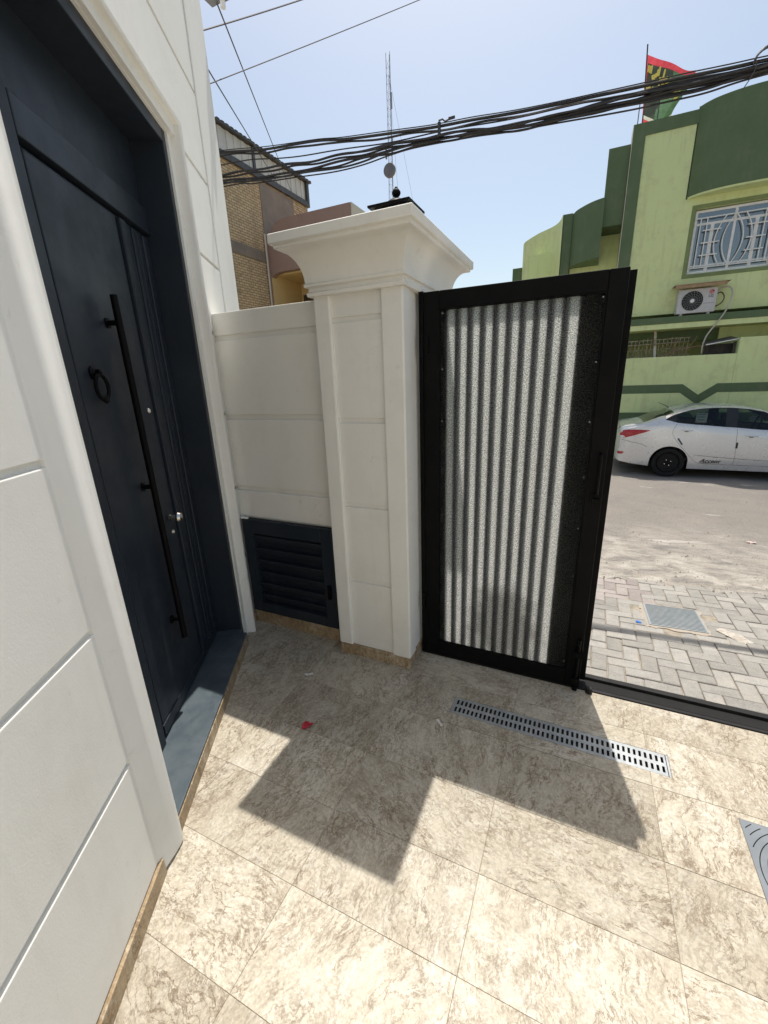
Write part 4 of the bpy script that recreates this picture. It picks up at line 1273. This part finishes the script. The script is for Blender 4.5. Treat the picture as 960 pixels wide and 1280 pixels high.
for q in (-1, 1):
    gbar(arc(cx_ + q * .01, cx_ + q * .36, cx_ + q * .01))
    gbar(arc(cx_ + q * .17, cx_ + q * .50, cx_ + q * .17))
    for d_ in (.52, .64): gbar([(cx_ + q * d_, zb_), (cx_ + q * d_, zt_)])
    for f in (.25, .5, .75):
        z = zb_ + (zt_ - zb_) * f
        gbar([(cx_ + q * .24, z), (cx_ + q * .58, z)], .013)
for x in (WX0 + .03, WX1 - .03): gbar([(x, WZ0 + .04), (x, WZ1 - .04)])
m.build('grille', WHITEPAINT, win, GHO, smooth=True)
m = MB()
m.box(WX0 - .075, WX0, 12.993, 13.01, WZ0 - .075, WZ1 + .075); m.box(WX1, WX1 + .075, 12.993, 13.01, WZ0 - .075, WZ1 + .075)
m.box(WX0, WX1, 12.993, 13.01, WZ1, WZ1 + .075); m.box(WX0, WX1, 12.993, 13.01, WZ0 - .075, WZ0)
gpart(m, 'window_surround', simple('olive_paint', (.22, .27, .11), (.19, .235, .095), 4, .8))
# ledge, beam and the dark porch under it
m = MB(); m.box(.3, 7.5, 12.72, 13.0, 2.715, 2.862); gpart(m, 'ledge', GDARK, bevel=.008)
m = MB(); m.box(.3, 7.5, 12.74, 13.9, 2.60, 2.713); gpart(m, 'ledge_soffit', GLIGHT)
m = MB(); m.box(-.6, 2.86, 13.55, 13.75, 2.33, 2.60); gpart(m, 'porch_beam', GDARK)
m = MB(); m.box(2.86, 7.5, 13.50, 13.9, -.5, 2.60); gpart(m, 'porch_wall', GLIGHT)
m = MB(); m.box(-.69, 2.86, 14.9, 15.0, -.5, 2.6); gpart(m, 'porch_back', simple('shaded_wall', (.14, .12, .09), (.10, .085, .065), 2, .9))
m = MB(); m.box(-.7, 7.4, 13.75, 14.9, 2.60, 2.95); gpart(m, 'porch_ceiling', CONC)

# air conditioner
ACO = (2.165, 12.88, 2.862)
ac = thing('air_conditioner', 'white outdoor air conditioner unit with a round fan standing on the ledge', 'air conditioner', ACO)
AX0, AX1, AZ0, AZ1 = 1.79, 2.535, 2.905, 3.42
m = MB(); m.box(AX0, AX1, 12.755, 12.985, AZ0, AZ1); m.box(AX0 + .08, AX0 + .14, 12.78, 12.96, 2.862, AZ0); m.box(AX1 - .14, AX1 - .08, 12.78, 12.96, 2.862, AZ0)
m.build('casing', ACGREY, ac, ACO, bevel=.012)
fcx, fcz, frr = 2.075, 3.165, .205
m = MB(); m.lathe([(frr, 0), (frr, -.004)], (fcx, 12.754, fcz), 'y', 40); m.build('fan_opening', DARKHOLE, ac, ACO)
m = MB()
for rr in (.06, .10, .14, .175, frr): m.tube([(fcx + rr * math.cos(2 * math.pi * k / 40), 12.744, fcz + rr * math.sin(2 * math.pi * k / 40)) for k in range(40)], .0026, 5, closed=True)
for k in range(18):
    a0 = 2 * math.pi * k / 18
    m.tube([(fcx + r_ * math.cos(a0 + .5 * r_ / frr), 12.743, fcz + r_ * math.sin(a0 + .5 * r_ / frr)) for r_ in (.04, .09, .14, .18, frr)], .0030, 5)
m.build('fan_grille', simple('fan_guard_grey', (.30, .30, .30), (.24, .24, .24), 20, .5), ac, ACO)
m = MB(); m.lathe([(.042, 0), (.042, -.006), (.03, -.010)], (fcx, 12.744, fcz), 'y', 20); m.build('fan_hub', WHITEPAINT, ac, ACO, smooth=True)
m = MB(); m.lathe([(.046, 0), (.046, -.003)], (2.425, 12.755, 3.325), 'y', 24); lg = m.build('badge', RED, ac, ACO)
m = MB()
m.tube([(2.425 + .030 * math.cos(R(a)), 12.751, 3.325 + .030 * math.sin(R(a))) for a in range(0, -300, -20)], .0035, 5)
m.tube([(2.425, 12.751, 3.340), (2.425, 12.751, 3.312), (2.437, 12.751, 3.312)], .003, 5)
m.build('badge_mark', WHITEPAINT, lg, ACO)
lettering('LG', 'brand_lettering', TRIMBLACK, .075, ac, (2.375 - ACO[0], 12.753 - ACO[1], 3.215 - ACO[2]), (R(90), 0, 0), 0, .001, .0012)
m = MB(); m.box(2.30, 2.50, 12.7525, 12.756, 3.088, 3.100); m.build('label_strip', simple('grey_print', (.22, .22, .23), (.3, .3, .3), 50, .6), ac, ACO)
m = MB()
m.box(1.67, 2.72, 12.62, 12.99, 3.50, 3.512)
m.box(1.69, 2.66, 12.63, 12.65, 3.43, 3.50)
m.build('rain_board', WOOD, ac, ACO, bevel=.004)
m = MB()
hp = [(2.53, 12.88, 3.30), (2.60, 12.84, 3.38), (2.70, 12.78, 3.40), (2.78, 12.74, 3.34), (2.80, 12.70, 3.20), (2.77, 12.68, 3.02), (2.70, 12.68, 2.82), (2.58, 12.70, 2.60), (2.47, 12.72, 2.40), (2.42, 12.72, 2.18), (2.43, 12.74, 2.0)]
def spline3(pts, n=6):
    P = [Vector(p) for p in pts]; P = [P[0] * 2 - P[1]] + P + [P[-1] * 2 - P[-2]]
    res = []
    for i in range(1, len(P) - 2):
        for k in range(n):
            t = k / n; a, b, c_, d_ = P[i - 1:i + 3]
            res.append(.5 * ((2 * b) + (c_ - a) * t + (2 * a - 5 * b + 4 * c_ - d_) * t * t + (3 * b - a - 3 * c_ + d_) * t ** 3))
    res.append(P[-2]); return res
m.tube(spline3(hp), .017, 8); m.build('drain_hose', HOSE, ac, ACO, smooth=True)
m = MB(); m.tube(spline3([(2.53, 12.88, 3.28), (2.62, 12.83, 3.30), (2.68, 12.81, 3.20), (2.66, 12.82, 3.09), (2.58, 12.86, 3.03), (2.53, 12.88, 3.02)]), .014, 8); m.build('pipe_loop', simple('brown_insulation', (.16, .12, .08), (.11, .08, .05), 20, .8), ac, ACO, smooth=True)

# clutter above the boundary wall
tl = thing('metal_trellis', 'rusty metal trellis panels leaning behind the boundary wall', 'trellis', (1.6, 12.95, 1.9))
O = (1.6, 12.95, 1.9)
RUSTY = simple('flaking_paint_metal', (.42, .37, .25), (.16, .11, .07), 9, .8)
m = MB()
for k in range(19): m.bar((.62 + .085 * k, 12.95, 1.7), (.64 + .085 * k, 12.97, 2.40 + .02 * math.sin(k)), .016)
for z in (1.98, 2.14, 2.27, 2.36): m.bar((.6, 12.945, z), (2.2, 12.945, z + .03), .018)
for k in range(9): m.tube([(.68 + .17 * k + .035 * math.cos(a), 12.94, 2.06 + .05 * math.sin(a)) for a in [2 * math.pi * q / 10 for q in range(10)]], .008, 5, closed=True)
m.build('trellis_bars', RUSTY, tl, O)
m = MB(); m.bar((1.50, 12.80, 1.9), (1.48, 13.2, 2.60), .05); m.build('post', CREAM, tl, O)
m = MB()
m.tube([(1.55, 12.72, 1.97), (2.0, 12.72, 2.12), (2.45, 12.72, 2.19)], .012, 6); m.tube([(1.75, 12.74, 1.9), (1.95, 12.8, 2.38)], .010, 6); m.tube([(1.95, 12.74, 1.9), (1.85, 12.8, 2.33)], .009, 6); m.tube([(2.1, 12.73, 2.02), (2.3, 12.8, 2.40)], .009, 6)
m.build('loose_rod', simple('rusty_rod', (.26, .15, .10), (.17, .10, .07), 15, .9), tl, O)
aw = thing('sheet_awning', 'dark sagging sheet awning on the boundary wall below the drain hose', 'awning', (2.78, 12.8, 1.97))
O = (2.78, 12.8, 1.97)
m = MB(); m.extrude([(2.46, 12.60, 2.17), (3.07, 12.60, 2.265), (3.07, 13.3, 2.36), (2.46, 13.3, 2.25)], (0, 0, .018)); m.build('sheet', simple('weathered_sheet', (.14, .12, .11), (.22, .20, .18), 8, .8), aw, O)
m = MB(); m.obox((2.765, 12.595, 2.232), (.305, 0, .0475), (0, .006, 0), (-.002, 0, .009)); m.build('white_edge', WHITEPAINT, aw, O)
m = MB(); m.box(3.00, 3.05, 12.68, 12.72, 1.9, 2.23); m.box(2.5, 3.05, 12.9, 12.92, 1.9, 2.2); m.build('support', simple('dark_board', (.05, .045, .045), (.09, .08, .07), 6, .9), aw, O)

# flag and roof rods
FO = (.64, 13.6, 6.5)
flag = thing('flag', 'red bordered black and green flag with yellow script on the roof pole', 'flag', FO)
m = MB(); m.tube([(.665, 13.6, 6.45), (.64, 13.6, 7.4), (.565, 13.6, 8.64)], .014, 8); m.build('pole', DKSTEEL, flag, FO, smooth=True)
FR, FC = 21, 27
def cloth(u, v):
    top = Vector((.575, 13.6, 8.46)).lerp(Vector((1.56, 13.5, 7.87)), u)
    bot = Vector((.635, 13.6, 7.16)).lerp(Vector((1.20, 13.5, 7.02)), u)
    p = top.lerp(bot, v)
    p.y += .07 * math.sin(u * 9 + v * 2.5) * u + .04 * math.sin(v * 7 + u * 3)
    p.z += .03 * math.sin(u * 7) * u - .10 * math.sin(math.pi * u) * v
    p.x += .05 * math.sin(v * 6) * u
    return p
def cloth_mat(name, c1, c2):
    t = NT(name); v = t.tc.outputs['Object']
    col = t.ramp(t.noise(v, 9, 5, .6), [(.35, c1), (.65, c2)])
    df = t.node('ShaderNodeBsdfDiffuse', {'Color': col}); tl = t.node('ShaderNodeBsdfTranslucent', {'Color': col})
    mx = t.node('ShaderNodeMixShader', {0: .5}); t.l.new(df.outputs[0], mx.inputs[1]); t.l.new(tl.outputs[0], mx.inputs[2])
    t.l.new(mx.outputs[0], t.out.inputs[0]); return t.mat
FL_RED = cloth_mat('red_cloth', (.72, .10, .13), (.60, .07, .10))
FL_BLACK = cloth_mat('black_cloth', (.05, .06, .055), (.08, .09, .075))
FL_GREEN = cloth_mat('green_cloth', (.13, .22, .13), (.09, .16, .10))
FL_WHITE = cloth_mat('white_cloth', (.66, .62, .56), (.55, .52, .48))
def fmat(i, j):
    if i < 2 or i >= FR - 3 or j >= FC - 1: return 0
    if j < 1: return 0
    if i >= FR - 4: return 3
    return 1 if j + (i * .3) < 15 else 2
m = MB(); m.grid([[cloth(j / (FC - 1), i / (FR - 1)) for j in range(FC)] for i in range(FR)], fmat)
cl = m.build('cloth', [FL_RED, FL_BLACK, FL_GREEN, FL_WHITE], flag, FO, smooth=True)
m = MB()
rs = random.Random(4)
for line, (v0, u0, u1) in enumerate(((.22, .05, .50), (.44, .05, .44), (.36, .58, .86))):
    u = u0
    while u < u1:
        kind = rs.random()
        h_ = .09 + .06 * rs.random()
        if kind < .45: loc_ = [(u, v0), (u + .012, v0 - h_)]
        elif kind < .8: loc_ = [(u, v0), (u + .02, v0 + .03), (u + .04, v0), (u + .045, v0 - .03)]
        else: loc_ = [(u, v0 + .02), (u + .015, v0 + .07), (u + .045, v0 + .075), (u + .055, v0)]
        pts = [cloth(a, b + .10 * a) for a, b in loc_]
        m.tube([p + Vector((0, -.012, 0)) for p in pts], .019, 5)
        u += .034
o = m.build('flag_script', YELLOWPRINT, cl, FO); o['kind'] = 'stuff'
for k, (x, z1_, lab) in enumerate(((.535, 7.55, 'bare steel rod on the green roof left of the flag'), (.92, 7.5, 'bare steel rod on the green roof under the flag'))):
    m = MB(); m.tube([(x, 13.3, 6.9), (x + .005, 13.3, z1_)], .011, 6)
    tag(m.build('roof_rod', DKSTEEL, None, (x, 13.3, 6.9)), lab, 'rod', 'steel rods on the green roof')

# ------------------------------------------------------------------ brick building and brown house at far left
KO = (-13, 15, -.5)
bk = thing('brick_building', 'tan brick building with a grey clad roof storey beyond the white house', 'building', KO)
m = MB(); m.box(-20, -11.2, 12.55, 17.4, -.7, 8.70); m.build('brick_wall', BRICK, bk, KO)
m = MB(); m.box(-11.22, -11.17, 14.36, 16.35, 6.9, 8.55); m.build('concrete_panel', CONC, bk, KO)
m = MB(); m.box(-11.23, -11.175, 12.56, 14.5, 5.98, 6.34); m.build('concrete_band', CONC, bk, KO)
m = MB()
for k in range(28):
    y = 12.58 + k * .17
    m.box(-11.21 - (.02 if k % 2 else 0), -11.17 - (.02 if k % 2 else 0), y, y + .17, 8.80, 9.46)
m.build('cladding_sheet', CLAD, bk, KO)
m = MB(); m.box(-20, -11.25, 12.6, 17.33, 8.72, 9.46); m.build('roof_storey', CLAD, bk, KO)
m = MB(); m.box(-11.3, -11.10, 12.5, 17.45, 8.62, 8.80); m.box(-11.2, -11.08, 17.28, 17.42, 8.80, 9.48); m.box(-11.2, -11.12, 14.1, 14.2, 8.80, 9.48); m.build('steel_frame', DKSTEEL, bk, KO)
m = MB(); m.box(-20.2, -11.02, 12.4, 17.55, 9.48, 9.54); 
for k in range(26): m.box(-11.25, -11.01, 12.42 + .2 * k, 12.54 + .2 * k, 9.54, 9.555)
m.build('roof', DKSTEEL, bk, KO)
m = MB(); m.tube([(-11.12, 14.28, 3.0), (-11.12, 14.28, 6.9)], .035, 8); m.build('downpipe', CREAM, bk, KO, smooth=True)
m = MB(); m.box(-11.21, -11.14, 14.34, 14.52, 3.0, 6.88); m.build('corner_post', BROWN, bk, KO)

NO = (-9.2, 15, -.5)
nb = thing('brown_house', 'brown and yellow house with a rounded balcony beside the brick building', 'house', NO)
front = [(-7.64, 5.66), (-7.64, 7.33), (-10.3, 7.33)]
front += [(-10.3 - .88 * math.sin(R(a)), 6.45 + .88 * math.cos(R(a))) for a in range(8, 91, 8)] + [(-11.18, 6.3), (-11.18, 5.45), (-11.0, 5.60), (-10.7, 5.66)]
m = MB(); m.extrude([(x, 14.45, z) for x, z in front], (0, .25, 0)); m.build('rounded_parapet', BROWN, nb, NO, smooth=True)
m = MB(); m.box(-10.3, -7.66, 14.7, 17.4, 5.68, 7.2); m.build('upper_storey', BROWN, nb, NO)
m = MB(); m.box(-7.635, -7.60, 14.49, 17.4, 3, 7.34); m.build('end_wall', CREAM, nb, NO)
m = MB(); m.box(-11.1, -7.64, 16.3, 17.4, -.5, 5.66); m.build('back_wall', YELLOW, nb, NO)
m = MB(); m.box(-11.19, -11.10, 14.46, 16.3, -.5, 5.60); m.box(-9.35, -9.1, 14.6, 16.3, -.5, 5.66); m.build('balcony_wall', YELLOW, nb, NO)
m = MB(); m.box(-11.17, -7.66, 14.7, 16.3, 5.60, 5.675); m.build('balcony_ceiling', YELLOW, nb, NO)
m = MB(); m.box(-11.0, -10.5, 16.26, 16.31, 4.3, 5.16); wd = m.build('window', DKSTEEL, nb, NO)
m = MB(); m.box(-10.94, -10.56, 16.245, 16.26, 4.36, 5.08); m.build('pane', WINGLASS, wd, NO)

# ------------------------------------------------------------------ lattice mast
MO = (-25.4, 60, -.7)
mast = thing('radio_mast', 'thin grey lattice radio mast with a drum antenna far beyond the rooftops', 'mast', MO)
legs = [(-.26, -.15), (.26, -.15), (0, .30)]
MT = 39.3
for a, b in legs:
    m = MB(); m.tube([(MO[0] + a, 60 + b, -.7), (MO[0] + a, 60 + b, MT)], .030, 6); m.build('leg', LATTICE, mast, MO)
m = MB()
z = -.5; q = 0
while z < MT - .8:
    for (a, b), (c_, d_) in zip(legs, legs[1:] + legs[:1]):
        if q % 2: a, b, c_, d_ = c_, d_, a, b
        m.bar((MO[0] + a, 60 + b, z), (MO[0] + c_, 60 + d_, z + .8), .016)
        m.bar((MO[0] + a, 60 + b, z), (MO[0] + c_, 60 + d_, z), .016)
    z += .8; q += 1
o = m.build('bracing', LATTICE, mast, MO); o['kind'] = 'stuff'
m = MB(); m.lathe([(.80, 0), (.80, -.30), (.72, -.42), (.2, -.48)], (MO[0] + .05, 59.5, 27.2), 'y', 24); m.build('drum_antenna', simple('drum_grey', (.20, .19, .20), (.14, .135, .14), 1, .6), mast, MO, smooth=True)
for bx in ((.30, .48, 29.0, 30.6), (.30, .50, 33.6, 35.2), (-.55, -.38, 28.6, 29.8)):
    m = MB(); m.box(MO[0] + bx[0], MO[0] + bx[1], 59.5, 59.7, bx[2], bx[3]); m.build('panel_antenna', LATTICE, mast, MO)
m = MB()
for (a, b) in ((-3.2, 4), (4.6, -5), (7.2, 3)): m.tube([(MO[0], 60, MT - 2), (MO[0] + a, 60 + b, -.7)], .014, 4)
m.build('guy_wire', LATTICE, mast, MO)

# ------------------------------------------------------------------ overhead cables
STR = {
 'upper': [(-9, 4.95), (-5.5, 4.48), (-4.17, 4.316), (-3.53, 4.217), (-2.86, 4.143), (-2.51, 4.084), (-1.89, 4.006), (-1.52, 3.96), (-1.17, 3.934), (-.74, 3.895), (.06, 3.841), (.47, 3.82), (.88, 3.793), (1.4, 3.78), (3.5, 3.80), (9, 4.1)],
 'second': [(-9, 4.75), (-5.5, 4.34), (-3.98, 4.195), (-3.38, 4.11), (-2.64, 4.02), (-2.06, 3.965), (-1.64, 3.935), (-1.17, 3.90), (-.74, 3.87), (.07, 3.82), (.47, 3.80), (.88, 3.777), (1.4, 3.77), (3.5, 3.79), (9, 4.08)],
 'middle': [(-9, 4.5), (-5.5, 4.20), (-4.18, 4.099), (-3.52, 4.036), (-2.88, 3.976), (-2.41, 3.945), (-1.9, 3.912), (-1.52, 3.888), (-1.17, 3.852), (-.74, 3.805), (.07, 3.785), (.48, 3.772), (.89, 3.752), (1.4, 3.75), (3.5, 3.77), (9, 4.05)],
 'low': [(-9, 4.4), (-5.5, 4.12), (-4.17, 4.039), (-3.59, 3.965), (-3.19, 3.935), (-2.64, 3.905), (-2.06, 3.885), (-1.52, 3.866), (-1.17, 3.835), (-.74, 3.790), (.07, 3.764), (.48, 3.755), (.89, 3.738), (1.4, 3.74), (3.5, 3.76), (9, 4.04)],
 'sag': [(-9, 4.35), (-5.5, 4.10), (-4.06, 4.007), (-3.74, 3.957), (-3.14, 3.905), (-2.65, 3.861), (-2.3, 3.852), (-2.0, 3.868), (-1.71, 3.872), (-1.17, 3.84), (-.74, 3.790), (.08, 3.735), (.38, 3.722), (.63, 3.712), (.88, 3.728), (1.4, 3.735), (3.5, 3.755), (9, 4.03)],
}
def strand(key, dz=0.0, dy=0.0, r=.012, wob=.010, ph=0.0, wl_=.8, label='', name='overhead_cable'):
    wob *= .42; r *= .80
    base = spline3([(x, 4.7 + dy, z + dz) for x, z in STR[key]], 10)
    pts = [p + Vector((0, wob * math.sin(2 * math.pi * p.x / wl_ + ph), wob * math.cos(2 * math.pi * p.x / wl_ * .93 + ph) + wob * .5 * math.sin(p.x * 5.3 + ph * 2))) for p in base]
    m = MB(); m.tube(pts, r, 7)
    o = m.build(name, CABLE, None, pts[len(pts) // 2], smooth=True)
    tag(o, label, 'cable', 'bundled overhead cables')
strand('upper', .006, 0, .015, .005, 0, 1.3, 'topmost thick black cable of the overhead bundle')
strand('upper', -.014, .02, .012, .012, 2, .7, 'twisted black cable wound just under the topmost one')
strand('upper', .022, -.01, .0055, .006, 4, 2.2, 'hair thin wire along the top of the overhead bundle')
strand('second', 0, .01, .0075, .008, 1, 1.1, 'thin single black cable between the upper and middle strands')
strand('middle', .010, 0, .013, .012, .5, .6, 'wavy black cable at the top of the middle strands')
strand('middle', -.008, .025, .012, .014, 2.6, .55, 'twisted black cable in the middle strands of the bundle')
strand('middle', -.002, -.025, .012, .013, 4.4, .65, 'nearest black cable in the middle strands of the bundle')
strand('low', .004, 0, .014, .010, 1.2, .75, 'thick black cable low in the overhead bundle')
strand('low', -.010, .02, .011, .014, 3.6, .6, 'twisted black cable low in the overhead bundle')
strand('sag', 0, -.01, .011, .008, 0, .9, 'lowest sagging black cable of the overhead bundle')
strand('sag', -.018, .015, .008, .006, 2, 1.4, 'thin stray cable hanging just under the overhead bundle')
m = MB()
rc_ = random.Random(3)
for q in range(4):
    ca, cb = .975 + .01 * q, 3.80 + .006 * q
    m.tube([(ca + (.085 + .008 * q) * math.cos(2 * math.pi * k / 26), 4.66 + .012 * q + .02 * math.sin(4 * math.pi * k / 26), cb + (.048 + .006 * q) * math.sin(2 * math.pi * k / 26) + .02 * math.cos(2 * math.pi * k / 26)) for k in range(26)], .005, 5, closed=True)
m.tube(spline3([(.90, 4.66, 3.80), (.905, 4.65, 3.74), (.885, 4.65, 3.69), (.85, 4.66, 3.63)]), .0035, 5)
tag(m.build('cable_coil', GREYWIRE, None, (.98, 4.68, 3.8), smooth=True), 'loose coil of grey wire tied to the overhead bundle at far right', 'cable coil')
m = MB()
m.tube([(-1.478, 4.68, 3.875), (-1.478, 4.68, 3.985)], .016, 8); m.tube([(-1.478, 4.66, 3.99), (-1.44, 4.66, 3.992), (-1.42, 4.67, 3.975), (-1.36, 4.67, 3.985), (-1.33, 4.67, 3.987)], .007, 6)
m.box(-1.385, -1.325, 4.662, 4.678, 3.978, 3.996)
tag(m.build('cable_clip', simple('dark_clip', (.03, .03, .035), (.05, .05, .05), 10, .5), None, (-1.45, 4.68, 3.93)), 'small black clip clamping the overhead bundle above the pillar', 'clip')
def wire(a, b, sag, r, label, name='house_wire'):
    a, b = Vector(a), Vector(b)
    pts = [a.lerp(b, k / 24) - Vector((0, 0, sag * 4 * (k / 24) * (1 - k / 24))) for k in range(25)]
    m = MB(); m.tube(pts, r, 6)
    tag(m.build(name, GREYWIRE, None, a, smooth=True), label, 'wire', 'wires from the white house')
wire((-2.80, 3.02, 4.12), (-2.50, 7.0, 6.95), .03, .0055, 'thick upper wire rising right from the white house corner')
wire((-2.74, 2.80, 3.66), (-1.70, 6.7, 6.30), .01, .0038, 'thin wire rising right from lower on the white house corner')
wire((-2.50, 3.06, 4.31), (-5.6, 7.2, 7.6), .0, .005, 'short wire leaving the clamp at the very top left of the sky')
wire((-2.58, 3.06, 4.24), (-9.6, 14.5, 7.25), .02, .0055, 'wire slanting down from the clamp to the brown house')
wire((-2.60, 2.86, 3.84), (-9.72, 14.52, 7.25), .02, .0055, 'lower wire slanting from the house corner to the brown house')
